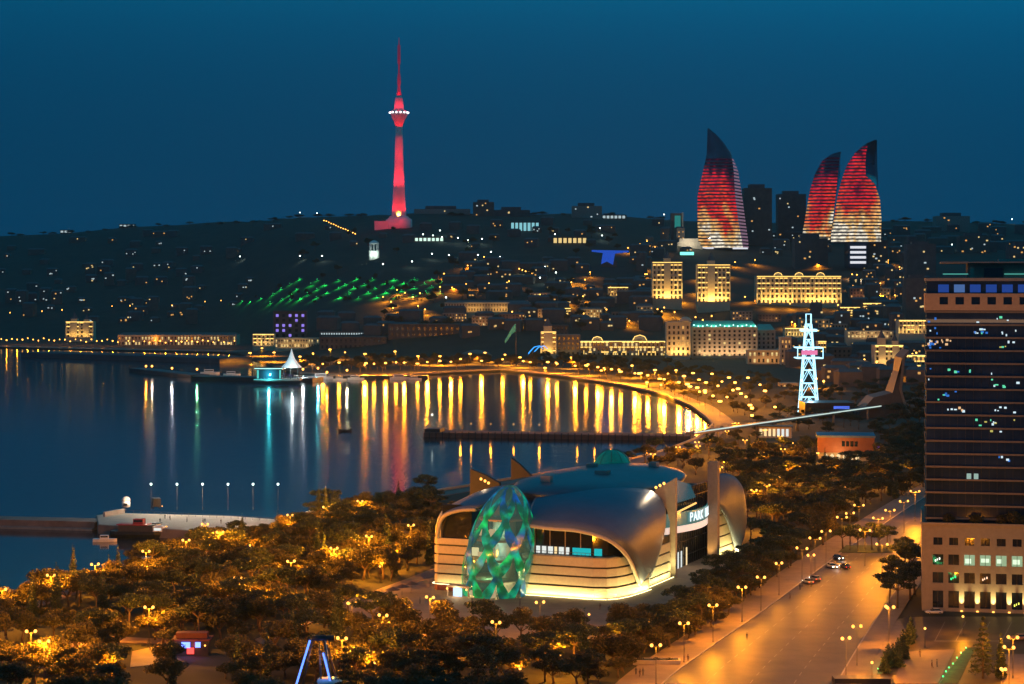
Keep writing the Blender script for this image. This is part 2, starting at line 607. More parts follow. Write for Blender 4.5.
def proto(kind, i):
    rg = random.Random(hash_seed(kind, i))
    tr, cr = MB(), MB()
    if kind == 'plane_tree':
        h = [7.4, 8.2, 6.6, 7.8][i]
        tips = limbs(tr, h * .34, h * .78, rg, .26, 5, 2.5)
        lob = [(t.x, t.y, t.z + rg.uniform(-.3, .5), rg.uniform(1.2, 2.0), rg.uniform(.9, 1.5)) for t in tips]
        lob += [(rg.uniform(-1.2, 1.2), rg.uniform(-1.2, 1.2), h * .85, 1.9, 1.4), (rg.uniform(-2.6, 2.6), rg.uniform(-2.6, 2.6), h * .62, 1.3, .9)]
        leaves(cr, lob, 2600, .47, rg)
        m = M_leaf
    elif kind == 'pine_tree':
        h = [9.0, 7.8, 10.0, 8.4][i]
        tips = limbs(tr, h * .55, h * .88, rg, .24, 6, 2.8)
        lob = [(t.x, t.y, t.z + .2, rg.uniform(1.1, 1.8), rg.uniform(.55, .9)) for t in tips] + [(0, 0, h * .92, 2.0, .9)]
        lob += [(rg.uniform(-2, 2), rg.uniform(-2, 2), h * .72, 1.1, .6)]
        leaves(cr, lob, 2300, .43, rg)
        m = M_pine
    elif kind == 'cypress_tree':
        h = [12.0, 10.0, 13.5][i]
        tr.tube([(0, 0, -.3), (0, 0, h * .8)], .2, 6, .05)
        lob = []
        for k in range(9):
            z = h * (.10 + .86 * k / 8)
            r = 1.25 * (1 - (k / 8) ** 1.7) * (.75 + .25 * min(1, k / 2)) + .22
            lob.append((rg.uniform(-.15, .15), rg.uniform(-.15, .15), z, r * rg.uniform(.85, 1.15), h * .085))
        leaves(cr, lob, 2200, .40, rg)
        m = M_cyp
    elif kind == 'fir_tree':
        h = [14.0, 11.5][i]
        tr.tube([(0, 0, -.3), (0, 0, h * .93)], .26, 6, .04)
        for k in range(11):
            z = h * (.14 + .80 * k / 10)
            r = 3.1 * (1 - k / 10.6) * rg.uniform(.85, 1.1)
            nb = 7 if k < 8 else 4
            for q in range(nb):
                w = 2 * math.pi * (q + rg.uniform(-.3, .3)) / nb
                tip = Vector((r * math.cos(w), r * math.sin(w), z - .18 * r))
                tr.tube([(0, 0, z), tip], .05, 4, .02)
                leaves(cr, [(tip.x * f, tip.y * f, z - .18 * r * f, .28 * r * .6 + .22, .3) for f in (.4, .7, .95)], 26, .55, rg)
        m = M_pine
    elif kind == 'garden_shrub':
        tr.tube([(0, 0, -.2), (0, 0, .8)], .07, 5, .03)
        leaves(cr, [(0, 0, .9, .9, .8), (.6, .2, .7, .6, .5), (-.4, -.4, .6, .7, .5)], 420, .34, rg)
        m = M_leaf
    elif kind == 'clipped_cypress':
        tr.tube([(0, 0, -.2), (0, 0, 3.0)], .08, 5, .03)
        leaves(cr, [(0, 0, .5 + 3.2 * k / 6, 1.05 * (1 - k / 6.5) + .12, .45) for k in range(7)], 900, .34, rg)
        m = M_cyp
    return tr.mesh('trunk', M_bark), cr.mesh('crown', m)

def hash_seed(k, i):
    return sum(ord(c) * (j + 3) for j, c in enumerate(k)) * 31 + i * 977

PROTO = {}
for kd, n in (('plane_tree', 4), ('pine_tree', 4), ('cypress_tree', 3), ('fir_tree', 2), ('garden_shrub', 1), ('clipped_cypress', 1)):
    PROTO[kd] = [proto(kd, i) for i in range(n)]

KINDNAME = {'plane_tree': 'bushy broadleaf tree', 'pine_tree': 'flat-topped pine', 'cypress_tree': 'slim dark cypress', 'fir_tree': 'tiered dark fir',
            'garden_shrub': 'low round shrub', 'clipped_cypress': 'small cone-clipped cypress', 'boulevard_tree': 'boulevard tree', 'old_town_tree': 'old town tree'}

def plant(kind, loc, sc, name=None, wide=1.0):
    tr, cr = rnd.choice(PROTO[kind])
    o = link(name or kind, None, None, loc)
    o.rotation_euler = (0, 0, rnd.uniform(0, 6.28))
    o.scale = (sc * rnd.uniform(.9, 1.1) * wide, sc * rnd.uniform(.9, 1.1) * wide, sc)
    link('trunk', tr, o)
    link('crown', cr, o)
    return o

# ------------------------------------------------------------------ prototypes: lamps
M_bulb = glow('warm_bulb', (1.0, 0.42, 0.075), 3.4)
M_bulbfar = glow('warm_bulb_far', (1.0, 0.42, 0.06), 7.0)
M_bulbw = glow('white_bulb', (0.85, 1.0, 0.92), 7.0)
M_bulbg = glow('green_bulb', (0.05, 1.0, 0.25), 5.0)

def lamp_meshes(h, arm, r, heads, bulb):
    pole = MB().tube([(0, 0, -.2), (0, 0, .9)], .14, 8, .12).tube([(0, 0, .9), (0, 0, h)], .085, 8, .055)
    gl = []
    if heads == 2:
        pole.tube([(-arm, 0, h + .05), (arm, 0, h + .05)], .035, 5)
        sp = [(-arm, 0), (arm, 0)]
    elif heads == 4:
        pole.tube([(-arm, 0, h), (arm, 0, h)], .05, 5).tube([(0, -arm, h), (0, arm, h)], .05, 5)
        sp = [(-arm, 0), (arm, 0), (0, -arm), (0, arm)]
    elif heads == 3:
        sp = [(arm * math.cos(a), arm * math.sin(a)) for a in (0.4, 2.5, 4.6)]
        for x, y in sp: pole.tube([(0, 0, h), (x, y, h)], .035, 5)
    else:
        sp = [(0, 0)]
    for x, y in sp:
        gl.append(MB().ball((x, y, h + .12 + r * .9), r, 8, 6).mesh('lamp_globe', bulb))
    return pole.mesh('pole', M_pole), gl

LAMP = {}
LIGHT = {}
def lamp(kind, loc, light, rz=None, name='street_lamp'):
    h, arm, r, heads, bulb = LAMPSPEC[kind]
    if kind not in LAMP: LAMP[kind] = lamp_meshes(*LAMPSPEC[kind])
    pole, gl = LAMP[kind]
    o = link(name, None, None, loc)
    o.rotation_euler = (0, 0, rnd.uniform(-.5, .5) if rz is None else rz)
    link('pole', pole, o)
    for g in gl: link('lamp_globe', g, o)
    if light:
        if light not in LIGHT:
            d = bpy.data.lights.new('lamp_light', 'SPOT' if len(light) > 3 else 'POINT')
            d.energy, d.color, d.shadow_soft_size = light[0], light[1], light[2] if len(light) > 2 else .25
            if len(light) > 3: d.spot_size, d.spot_blend = R(158), .25
            LIGHT[light] = d
        link('lamp_light', LIGHT[light], o, (.8 + r, -.8 - r, h - .3) if len(light) > 3 else (0, 0, h + 1.7 if heads > 1 else h + .5 + 2.4 * r))
    return o

LAMPSPEC = {'twin': (8.6, .95, .37, 2, M_bulb), 'triple': (8.8, 1.1, .40, 3, M_bulb), 'post': (4.2, 0, .30, 1, M_bulb), 'avenue': (10.5, 1.5, .37, 2, M_bulb),
            'far': (10.5, .8, .70, 4, M_bulbfar), 'small': (6.5, 0, .9, 1, M_bulbfar), 'whitepost': (9.0, 0, .36, 1, M_bulbw), 'whitefar': (8.0, 0, 1.0, 1, M_bulbw),
            'greenspot': (1.2, 0, .28, 1, M_bulbg), 'globe': (5.0, .5, .36, 3, M_bulb)}

def at_head(px, py, h):
    D = F * (CH - 1.5 - h) / (py - HY)
    return Vector(((px - 512) * D / F, D, 1.5))

# ------------------------------------------------------------------ landmarks that labels count from
NEAR_LM = [('the pier root', G(285, 527)), ('the mall\'s glass entrance', G(497, 606)), ('the mall\'s striped stone end wall', G(440, 590)), ('the blue-lit swing ride', G(312, 690)),
           ('the red and blue kiosk', G(190, 655)), ('the small orange clearing', G(148, 656)), ('the curved shore railing', G(20, 600)), ('the moored ferry', G(140, 548)),
           ('the lamp lit plaza edge', G(400, 625)), ('the pink diagonal path', G(320, 612)), ('the tall fir above the plaza', G(398, 690)), ('the stone-faced office podium', G(925, 612)),
           ('the mall\'s sign entrance', G(690, 588)), ('the roadside stone planter', G(662, 668)), ('the red-brown pavilion', G(845, 462)), ('the white lattice tower', G(808, 414)),
           ('the footbridge', G(725, 442)), ('the four cars on the avenue', G(838, 570)), ('the green dome on the mall roof', G(612, 482)), ('the far corner of the mall', G(745, 550)),
           ('the avenue bend', G(880, 525)), ('the dark wedge building', G(895, 440)), ('the orange park clearing', G(40, 658)), ('the wooded shore bend', G(400, 505)),
           ('the middle of the park', G(230, 590)), ('the park beside the ferry', G(100, 600))]
FAR_LM = [('the yacht club', G(285, 378)), ('the teal flag', G(515, 366)), ('the brightly lit long facade', G(625, 362)), ('the green-roofed ministry', G(725, 366)), ('the white lattice tower', G(808, 414)),
          ('the dark far pier root', G(690, 436)), ('the purple-lit office block', G(290, 352)), ('the low dark riverside hall', G(420, 362)), ('the curved quay bend', G(712, 418)), ('the ornate gabled house', G(885, 380)), ('the striped kiosk', G(775, 438)), ('the red-brown pavilion', G(845, 455)), ('the dark wedge hall', G(892, 430)), ('the glowing corner house', G(789, 398)), ('the low arcade house', G(770, 372)), ('the far office edge', G(918, 408)), ('the promenade bend', G(735, 408)), ('the balconied tower house', G(548, 362)), ('the trees under the ministry wing', G(680, 374))]

def inside(p, poly):
    c = False
    n = len(poly)
    for i in range(n):
        a, b = poly[i], poly[(i + 1) % n]
        if (a[1] > p[1]) != (b[1] > p[1]) and p[0] < (b[0] - a[0]) * (p[1] - a[1]) / (b[1] - a[1]) + a[0]: c = not c
    return c

def gp(l): return [G(*q).xy for q in l]

LAMPS_NEAR = []
def near_lamp(px, py, kind='twin', pw=1.0, words=None, grp='street lamps of the park and avenue', loc=None):
    h = LAMPSPEC[kind][0]
    loc = at_head(px, py, h + .5) if loc is None else loc
    o = lamp(kind, loc, (NEAR_W * pw, SODIUM))
    LAMPS_NEAR.append((loc, h))
    ranked(o, words or {'twin': 'twin-globe street lamp', 'triple': 'three-globe street lamp', 'post': 'short single-globe lamp', 'avenue': 'tall twin-globe avenue lamp', 'globe': 'low three-globe lamp'}[kind], NEAR_LM, 'street lamp', grp)

for q in [(2, 589), (51, 575), (95, 564), (146, 551), (186, 540), (220, 532), (238, 578, 'twin', 1.6), (149, 607, 'twin', 1.0), (31, 631), (44, 641, 'twin', 1.6),
          (290, 515), (326, 507, 'twin', 1.3), (360, 501), (291, 561), (334, 548, 'twin', 1.8), (369, 536, 'twin', 1.5), (411, 525, 'twin', .7), (439, 515, 'post', .12), (110, 668, 'post', .3), (255, 668, 'post', .3), (375, 662, 'post', .3), (75, 655, 'post', .3),  # last four posts of this row are added to warm the dark foreground trees
          (352, 603, 'twin', .3), (430, 597, 'twin', .8), (383, 615, 'twin', .4), (342, 638, 'twin', 1.0), (496, 622, 'twin', .35), (315, 579, 'post', .5), (380, 566, 'post', .3), (540, 602, 'twin', .10), (589, 614, 'post', .12),
          (656, 645, 'twin', .24), (684, 623, 'twin', .40), (713, 605, 'twin', .50), (742, 587, 'twin', .42), (761, 577, 'twin', .16), (703, 593, 'post', .1),
          (779, 563, 'twin', .16), (811, 555, 'twin', .12), (302, 600, 'post', .3), (205, 524, 'twin', .6), (250, 545, 'post', .5), (400, 553, 'post', .3), (265, 600, 'post', .3), (88, 622, 'post', .3), (196, 612, 'post', .3),
          (560, 655, 'post', .35), (520, 668, 'post', .3), (460, 640, 'post', .35), (605, 640, 'post', .2)]:
    near_lamp(*q)
for q in [(802, 548), (815, 538), (826, 531), (842, 517), (850, 513), (859, 505), (878, 518, 'avenue', .4), (890, 510, 'avenue', .4), (904, 501, 'avenue', .35), (882, 544, 'avenue', .2), (865, 530, 'avenue', .35), (915, 491, 'avenue', 1.0)]:
    near_lamp(*(q if len(q) > 2 else q + ('avenue', .11)))
for q in [(846, 638, 'twin', .10), (857, 626, 'twin', .08), (889, 607, 'triple', .40), (1013, 637, 'twin', .4), (1009, 647, 'twin', .35), (1003, 669, 'globe', .3), (963, 616, 'post', .12), (872, 662, 'post', .5), (925, 628, 'post', .14)]:
    near_lamp(*q)
for q in [(697, 442), (710, 437), (757, 453), (783, 449), (795, 443), (720, 467), (767, 485), (754, 490), (777, 477, 'twin', .7), (791, 473, 'post', 1.2), (818, 453, 'globe', 1.2), (805, 497, 'post', .8), (853, 470, 'post', .6), (875, 476, 'post', .6),
          (653, 454), (678, 447), (698, 446), (737, 423), (727, 431), (832, 472, 'globe', .6), (745, 518, 'post', .6), (770, 520, 'post', .6), (845, 487, 'post', .5), (900, 470, 'post', .5), (780, 436), (745, 440), (765, 430)]:
    near_lamp(q[0], q[1], q[2] if len(q) > 2 else 'twin', (q[3] if len(q) > 3 else 1.0) * .55, None, 'lamps of the park behind the mall')

# ------------------------------------------------------------------ trees of the near park
KEEP = [gp(l) for l in (
    [(432, 596), (614, 610), (690, 590), (748, 560), (700, 476), (470, 490)],
    [(352, 622), (392, 588), (440, 562), (470, 590), (620, 606), (640, 612), (600, 630), (520, 632), (400, 634)],
    [(128, 668), (130, 650), (168, 644), (166, 668)], [(15, 672), (20, 646), (66, 642), (74, 668)],
    [(255, 642), (345, 600), (470, 554), (482, 560), (352, 608), (262, 648)],
    [(168, 700), (172, 645), (212, 645), (214, 700)], [(278, 780), (284, 682), (350, 682), (352, 780)], [(120, 720), (128, 660), (166, 660), (166, 720)], [(640, 684), (640, 655), (700, 655), (700, 684)],
    [(815, 470), (820, 440), (880, 440), (880, 470)], [(920, 640), (920, 560), (1100, 560), (1100, 640)])]
KEEP.append([p.xy for p in offset(kerbL, 6)] + [p.xy for p in reversed(kerbR)])
KEEP.append([p.xy for p in offset(shoreN, -300)] + [p.xy for p in reversed(offset(shoreN, 7))])

PLACED = []
def scatter(poly, n, dmin, mix, scl, grp, far=False, marks=NEAR_LM, name=None):
    poly = gp(poly)
    xs, ys = [p[0] for p in poly], [p[1] for p in poly]
    tries = k = 0
    while k < n and tries < n * 60:
        tries += 1
        p = Vector((rnd.uniform(min(xs), max(xs)), rnd.uniform(min(ys), max(ys))))
        if not inside(p, poly) or any(inside(p, q) for q in KEEP): continue
        if any((p - q).length < dmin for q in PLACED): continue
        if any((p - l.xy).length < 2.9 for l, h in LAMPS_NEAR): continue
        px, py = 512 + F * p.x / p.y, HY + F * (CH - 8) / p.y
        if not -14 < px < 1036 or py > 690: continue
        PLACED.append(p)
        kind = rnd.choices([m[0] for m in mix], [m[1] for m in mix])[0]
        sc = rnd.uniform(*scl)
        if p.y > 980 and 680 < px < 895: sc *= .68
        if 140 < px < 300 and 545 > HY + F * (CH - 1.5) / p.y: sc *= .6
        o = plant(kind, (p.x, p.y, ground_z(p.x, p.y)), sc, name, 1.0 if 'cypress' in kind else 1.22)
        lit = min([(p - l.xy).length for l, h in LAMPS_NEAR] or [99])
        size = 'tall ' if sc > scl[0] * .35 + scl[1] * .65 else 'low ' if sc < scl[0] * .65 + scl[1] * .35 else ''
        w = size + ('golden lamp-lit ' if lit < 7 else 'dimly lit ' if lit < 13 else 'unlit ') + KINDNAME[name or kind].replace('dark ', '')
        ranked(o, w, marks, 'tree', grp)
        k += 1

park = [(-30, 740), (-30, 614), (60, 592), (130, 572), (200, 550), (280, 528), (330, 516), (435, 500), (452, 520), (440, 562), (345, 600), (420, 640), (520, 640), (620, 640), (690, 612), (640, 690), (600, 740)]
scatter([(60, 600), (130, 578), (280, 530), (330, 518), (440, 502), (446, 515), (340, 535), (220, 570), (70, 615)], 48, 5.6, [('pine_tree', 3), ('plane_tree', 4), ('cypress_tree', 1)], (.8, 1.1), 'trees along the near shore')
scatter(park, 222, 4.9, [('plane_tree', 6), ('pine_tree', 3), ('cypress_tree', 1.0)], (.85, 1.25), 'trees of the lower park')
scatter([(620, 650), (690, 606), (745, 566), (765, 556), (800, 560), (700, 640), (640, 690)], 56, 4.8, [('pine_tree', 5), ('plane_tree', 2)], (.75, 1.0), 'trees between the mall and the avenue')
scatter([(752, 566), (742, 500), (722, 474), (757, 452), (800, 445), (925, 436), (930, 490), (862, 520), (800, 562)], 190, 6.6, [('pine_tree', 5), ('plane_tree', 3), ('cypress_tree', .6)], (.85, 1.25), 'trees of the upper park')
scatter([(880, 612), (905, 560), (925, 540), (924, 612)], 7, 4.5, [('pine_tree', 1)], (.9, 1.3), 'trees beside the office podium')
scatter([(520, 486), (600, 474), (690, 448), (715, 432), (765, 428), (742, 470), (700, 480), (600, 482)], 36, 8, [('plane_tree', 4), ('pine_tree', 2)], (.8, 1.15), 'trees behind the mall')
for l, h in list(LAMPS_NEAR):
    px, py = proj(l)
    if px > 430 and not (640 < px < 770 and py > 590): continue
    for j in range(3):
        w = rnd.uniform(0, 6.28)
        p = l.xy + Vector((math.cos(w), math.sin(w))) * rnd.uniform(3.4, 5.4)
        if any(inside(p, q) for q in KEEP) or any((p - q).length < 3.2 for q in PLACED): continue
        PLACED.append(p)
        o = plant('plane_tree', (p.x, p.y, 1.5), rnd.uniform(.85, 1.15), None, 1.2)
        ranked(o, 'golden lamp-crowding broadleaf tree', NEAR_LM, 'tree', 'trees around the park lamps')
# island of pines where the avenue bends
flat('traffic_island', [G(838, 553), G(893, 553), G(890, 546), G(846, 546)], 1.78, M_lawn)
for i, px in enumerate((843, 850, 858, 865, 872, 879, 887)):
    q = G(px, 549.5 + (i % 3) * 1.2)
    o = plant('pine_tree', (q.x, q.y, 1.7), rnd.uniform(.72, .95), None, 1.1)
    ranked(o, 'dark pine on the island where the avenue bends', [('the four cars', G(838, 562))], 'tree', 'pines on the avenue island')
# low understorey between the crowns
KINDNAME['understorey_tree'] = 'small spreading broadleaf tree'  # small copies of the broadleaf tree that fill the gaps
n_keep = list(PLACED)
PLACED[:] = [p for p in PLACED]
def infill(poly, n):
    poly = gp(poly)
    xs, ys = [p[0] for p in poly], [p[1] for p in poly]
    k = tries = 0
    while k < n and tries < 20000:
        tries += 1
        p = Vector((rnd.uniform(min(xs), max(xs)), rnd.uniform(min(ys), max(ys))))
        if not inside(p, poly) or any(inside(p, q) for q in KEEP): continue
        if any((p - q).length < 3.1 for q in PLACED) or any((p - l.xy).length < 2.4 for l, h in LAMPS_NEAR): continue
        px, py = 512 + F * p.x / p.y, HY + F * (CH - 4) / p.y
        if not -10 < px < 1034 or py > 688: continue
        PLACED.append(p)
        o = plant('plane_tree', (p.x, p.y, 1.5), rnd.uniform(.5, .78), 'understorey_tree', 1.45)
        lit = min((p - l.xy).length for l, h in LAMPS_NEAR)
        ranked(o, ('golden lit ' if lit < 8 else 'shaded ') + KINDNAME['understorey_tree'], NEAR_LM, 'tree', 'low trees between the park crowns')
        k += 1
infill(park, 190)
infill([(620, 650), (690, 606), (745, 566), (765, 556), (800, 560), (700, 640), (640, 690)], 34)
infill([(752, 566), (742, 500), (722, 474), (757, 452), (800, 445), (925, 436), (930, 490), (862, 520), (800, 562)], 60)
# particular trees that read in the picture
for kd, px, ytop, hh, w in [('cypress_tree', 172, 630, 12.0, 'tall black cypress between kiosk and clearing'), ('cypress_tree', 237, 628, 12.0, 'black cypress right of the red and blue kiosk'),
                            ('fir_tree', 396, 614, 14.0, 'tall tiered dark fir in front of the plaza'), ('cypress_tree', 293, 612, 10.0, 'slim cypress behind the blue swing ride'),
                            ('cypress_tree', 73, 556, 10.0, 'slim cypress against the water near the shore railing'), ('cypress_tree', 118, 548, 10.0, 'cypress against the water below the ferry'), ('fir_tree', 432, 640, 11.5, 'wide dark fir at the plaza bottom'),
                            ('fir_tree', 345, 652, 11.5, 'dark fir beside the swing ride'), ('fir_tree', 478, 645, 11.5, 'dark fir under the glass entrance'), ('pine_tree', 545, 640, 9.0, 'broad black pine low in front of plaza'), ('pine_tree', 588, 644, 9.0, 'black pine beside the low plaza corner'),
                            ('fir_tree', 983, 626, 11.5, 'dark fir in the car park lawn'), ('cypress_tree', 1001, 634, 10.0, 'slim dark cypress at the car park'), ('pine_tree', 905, 530, 10.0, 'big dark pine beside office podium'), ('pine_tree', 893, 548, 10.0, 'leaning dark pine by the avenue')]:
    D = F * (CH - 1.5 - hh) / (ytop - HY)
    o = plant(kd, ((px - 512) * D / F, D, 1.5), 1.0)
    tag(o, w, 'tree', 'dark trees standing alone')

# far boulevard
FARTREE = [(300, 372), (300, 362), (440, 361), (540, 361), (600, 362), (680, 368), (760, 376), (800, 392), (790, 420), (745, 428), (726, 410), (700, 406), (660, 391), (620, 382), (560, 373.5), (500, 367.5), (440, 370), (370, 373)]
BLV = {'plane_tree': 1}
scatter(FARTREE, 232, 11, [('plane_tree', 1)], (.95, 1.5), 'trees along the bay boulevard', True, FAR_LM, 'boulevard_tree')
scatter([(745, 428), (790, 420), (800, 392), (830, 385), (925, 385), (925, 434), (800, 442)], 105, 8, [('pine_tree', 2), ('plane_tree', 2)], (1.0, 1.4), 'trees below the old town houses', True, FAR_LM, 'old_town_tree')

# far lamps: one row at the quay, others among the trees
def far_lamp(px, py=None, kind='far', light=(FAR_W, SODIUM, .5), loc=None, words='four-globe boulevard lamp', grp='lamps along the bay boulevard', marks=FAR_LM, cat='boulevard lamp'):
    if loc is None:
        h = LAMPSPEC[kind][0]
        loc = at_head(px, py, h)
        loc.z = ground_z(loc.x, loc.y)
    LAMPS_NEAR.append((loc, 9))
    o = lamp(kind, loc, light, 0, 'boulevard_lamp' if kind == 'far' else 'coast_lamp')
    o.scale = (rnd.uniform(.5, 1.15),) * 2 + (rnd.uniform(.8, 1.05),)
    ranked(o, words, marks, cat, grp)
    return o

for px in (318, 333, 357, 373, 381, 390, 405, 412, 425, 436, 448, 457, 470, 487, 499, 511, 524, 537, 550, 563, 574, 585, 594, 603, 612, 621, 629, 637, 645, 653, 662, 670, 676, 682, 689, 695):
    b = G(px, interp(px, FAR_Y))
    a = G(px + 2, interp(px + 2, FAR_Y))
    t = (a - b).normalized()
    q = b + Vector((-t.y, t.x, 0)) * rnd.uniform(6, 13)
    strong = px in (373, 390, 412, 436, 457, 487, 511, 537, 563, 585, 603, 621, 637, 653, 670, 682)
    far_lamp(0, 0, loc=q, light=(FAR_W * (15 if strong else 2.5), SODIUM, 1.3), words='tall four-globe quay lamp' if strong else 'lesser four-globe quay lamp')
for px, py in [(545, 367), (556, 362), (571, 358), (588, 364), (604, 367), (619, 371), (632, 366), (641, 373), (655, 371), (668, 375), (676, 370), (684, 377), (693, 372), (699, 378), (706, 383), (712, 374), (718, 386),
               (722, 380), (729, 377), (733, 391), (738, 390), (741, 393), (746, 397), (750, 404), (752, 410), (752, 414), (727, 395), (720, 400), (735, 384), (760, 384), (748, 378), (765, 392), (775, 405), (661, 384), (647, 381), (690, 386), (705, 391), (713, 396)]:
    far_lamp(px, py, light=(FAR_W * 20, SODIUM, .5, 'down') if px < 690 else (FAR_W * 4.2, SODIUM, .5), words='four-globe lamp among boulevard trees')
for px, py, l in [(505, 355, 1), (520, 357, 1), (533, 352, 1), (330, 350, 1), (345, 352, 0), (365, 353, 1), (395, 352, 1), (418, 355, 1), (440, 355, 1), (470, 354, 0), (485, 352, 1), (274, 352, 1), (262, 347, 1), (250, 352, 1), (300, 356, 0), (313, 354, 1)]:
    far_lamp(px, py, light=(FAR_W * 24, SODIUM, .5, 'down') if l else (FAR_W * 10, SODIUM, .5, 'down'), words='four-globe lamp behind the quay')

# ------------------------------------------------------------------ people
def person_mesh(name, walk, m):
    me = bpy.data.meshes.new(name)
    k = .22 if walk else .06
    vs = [((0, 0, .95), .13), ((0, 0, 1.15), .12), ((0, 0, 1.38), .15), ((0, 0, 1.5), .06), ((0, .02, 1.66), .105), ((0, .02, 1.74), .075),
          ((.10, k * .5, .5), .075), ((.10, -k * .2, .08), .05), ((.10, .12 - k * .2, .04), .04), ((-.10, -k * .5, .5), .075), ((-.10, -k * 1.4, .08), .05), ((-.10, .12 - k * 1.4, .04), .04),
          ((.21, 0, 1.38), .06), ((.25, -k * .5, 1.1), .045), ((.25, k * .3, .86), .04), ((-.21, 0, 1.38), .06), ((-.25, k * .5, 1.1), .045), ((-.25, k, .88), .04)]
    ed = [(0, 1), (1, 2), (2, 3), (3, 4), (4, 5), (0, 6), (6, 7), (7, 8), (0, 9), (9, 10), (10, 11), (2, 12), (12, 13), (13, 14), (2, 15), (15, 16), (16, 17)]
    me.from_pydata([v[0] for v in vs], ed, [])
    o = bpy.data.objects.new('person', me)
    COL.objects.link(o)
    o.modifiers.new('skin', 'SKIN')
    sd = me.skin_vertices[0].data
    for i, v in enumerate(vs): sd[i].radius = (v[1], v[1] * .8)
    sd[0].use_root = True
    o.modifiers.new('sub', 'SUBSURF').levels = 1
    dg = bpy.context.evaluated_depsgraph_get()
    res = bpy.data.meshes.new_from_object(o.evaluated_get(dg))
    bpy.data.objects.remove(o)
    res.materials.clear()
    res.materials.append(m)
    return res
PM = [person_mesh('person_body', w, mat('clothes_%d' % w, c, .9, var=.3, scale=4)) for w, c in ((0, (.06, .06, .08)), (1, (.12, .07, .06)))]
hair_me = MB().ball((0, 0, 1.735), .115, 8, 6, .75).mesh('hair', mat('dark_hair', (.02, .015, .012), .7))
def person(loc, rz, k, label, grp=None):
    o = link('person', PM[k], None, loc)
    o.rotation_euler = (0, 0, rz)
    link('hair', hair_me, o)
    return tag(o, label, 'person', grp)

# ------------------------------------------------------------------ cars
M_tyre = mat('tyre', (.015, .015, .016), .9)
M_rim = mat('alloy', (.4, .4, .42), .35, .9)
M_head = glow('headlight', (1, .93, .8), 14)
M_tail = glow('tail_light', (1, .04, .02), 3)
def car(loc, rz, col, label, lights=True, van=False, grp='cars on the streets'):
    nm = 'car_paint_%d_%d_%d' % tuple(int(c * 99) for c in col)
    m = mat(nm, col, .25, .2, var=.04, spec=.6)
    o = thing('car', label, 'car', loc, rz, grp)
    sec = [(-2.2, .45, .78, .78), (-2.1, .32, .95, .84), (-1.4, .28, 1.02, .88), (0, .26, 1.0, .9), (1.3, .28, .92, .88), (2.0, .32, .80, .82), (2.2, .42, .66, .74)]
    rows = []
    for y, z0, z1, w in sec:
        rows.append([(-w * .9, y, z0), (-w, y, z0 + .15), (-w, y, z1 - .18), (-w * .86, y, z1), (w * .86, y, z1), (w, y, z1 - .18), (w, y, z0 + .15), (w * .9, y, z0), (-w * .9, y, z0)])
    b = MB().grid(rows)
    b.add(rows[0][:-1], [tuple(range(8))]).add(rows[-1][:-1], [tuple(range(7, -1, -1))])
    part(o, 'body', b, m)
    c0, c1 = (-2.05, 1.0) if van else (-1.7, .95)
    top = 1.85 if van else 1.45
    cab = [[(-.8, c0, .98), (.8, c0, .98), (.8, c1, .94), (-.8, c1, .94)], [(-.62, c0 + .45, top), (.62, c0 + .45, top), (.62, c1 - .75, top), (-.62, c1 - .75, top)]]
    part(o, 'window', MB().add(cab[0] + cab[1], [(0, 1, 5, 4), (1, 2, 6, 5), (2, 3, 7, 6), (3, 0, 4, 7)]), M_glass)
    part(o, 'roof', MB().box(-.64, .64, c0 + .42, c1 - .72, top - .02, top + .05), m)
    for sx in (-1, 1):
        for y in (-1.35, 1.4):
            w = part(o, 'wheel', MB().tube([(sx * .72, y, .33), (sx * .92, y, .33)], .33, 12), M_tyre)
            part(w, 'rim', MB().tube([(sx * .9, y, .33), (sx * .935, y, .33)], .2, 10), M_rim)
        part(o, 'headlight', MB().box(sx * .62 - .16, sx * .62 + .16, 2.14, 2.25, .55, .72), M_head if lights else M_white)
        part(o, 'tail_light', MB().box(sx * .62 - .14, sx * .62 + .14, -2.26, -2.15, .62, .78), M_tail if lights else mat('red_lens', (.3, .02, .02), .3))
    if lights:
        spot('headlight_beam', o, (0, 2.4, .62), (0, 20, -.4), 900, (1, .9, .75), 50)
    return o

# ------------------------------------------------------------------ the mall
MO = Vector((-22.0, 560.0, 0))
MA = math.atan2(-.394, .919)
ca, sa = math.cos(MA), math.sin(MA)
def L(px, py, v):
    """point of the mall's own frame seen at a pixel, at depth v behind its front"""
    k = (px - 512) / F
    # X = MO.x + u ca - v sa ; Y = MO.y + u sa + v ca ; X = k Y
    u = (k * (MO.y + v * ca) - MO.x + v * sa) / (ca - k * sa)
    Y = MO.y + u * sa + v * ca
    return Vector((u, v, CH - (py - HY) * Y / F))

mall = thing('shopping_mall', 'curved metal-roofed mall with green glass egg entrance and lit striped stone walls', 'shopping mall', MO, MA)
M_band = mat('striped_limestone', (0.50, 0.43, 0.31), 0.7, var=0.10, scale=1.2, bump=0.08)
M_strip = glow('strip_light', (1.0, 0.86, 0.40), 5.0)
M_warmroom = glow('lit_interior', (1.0, 0.72, 0.36), 1.1)
M_cyan = glow('cyan_interior', (0.02, 0.62, 0.66), 0.75)
M_whiteroom = glow('white_interior', (0.9, 0.95, 0.9), 0.9)

def wall_path(mb, path, z0, z1, th=.5):
    for a, b in zip(path[:-1], path[1:]):
        a, b = Vector(a), Vector(b)
        t = (b - a).normalized()
        n = Vector((-t.y, t.x)) * th
        mb.prism([a, b, b + n, a + n], z0, z1)

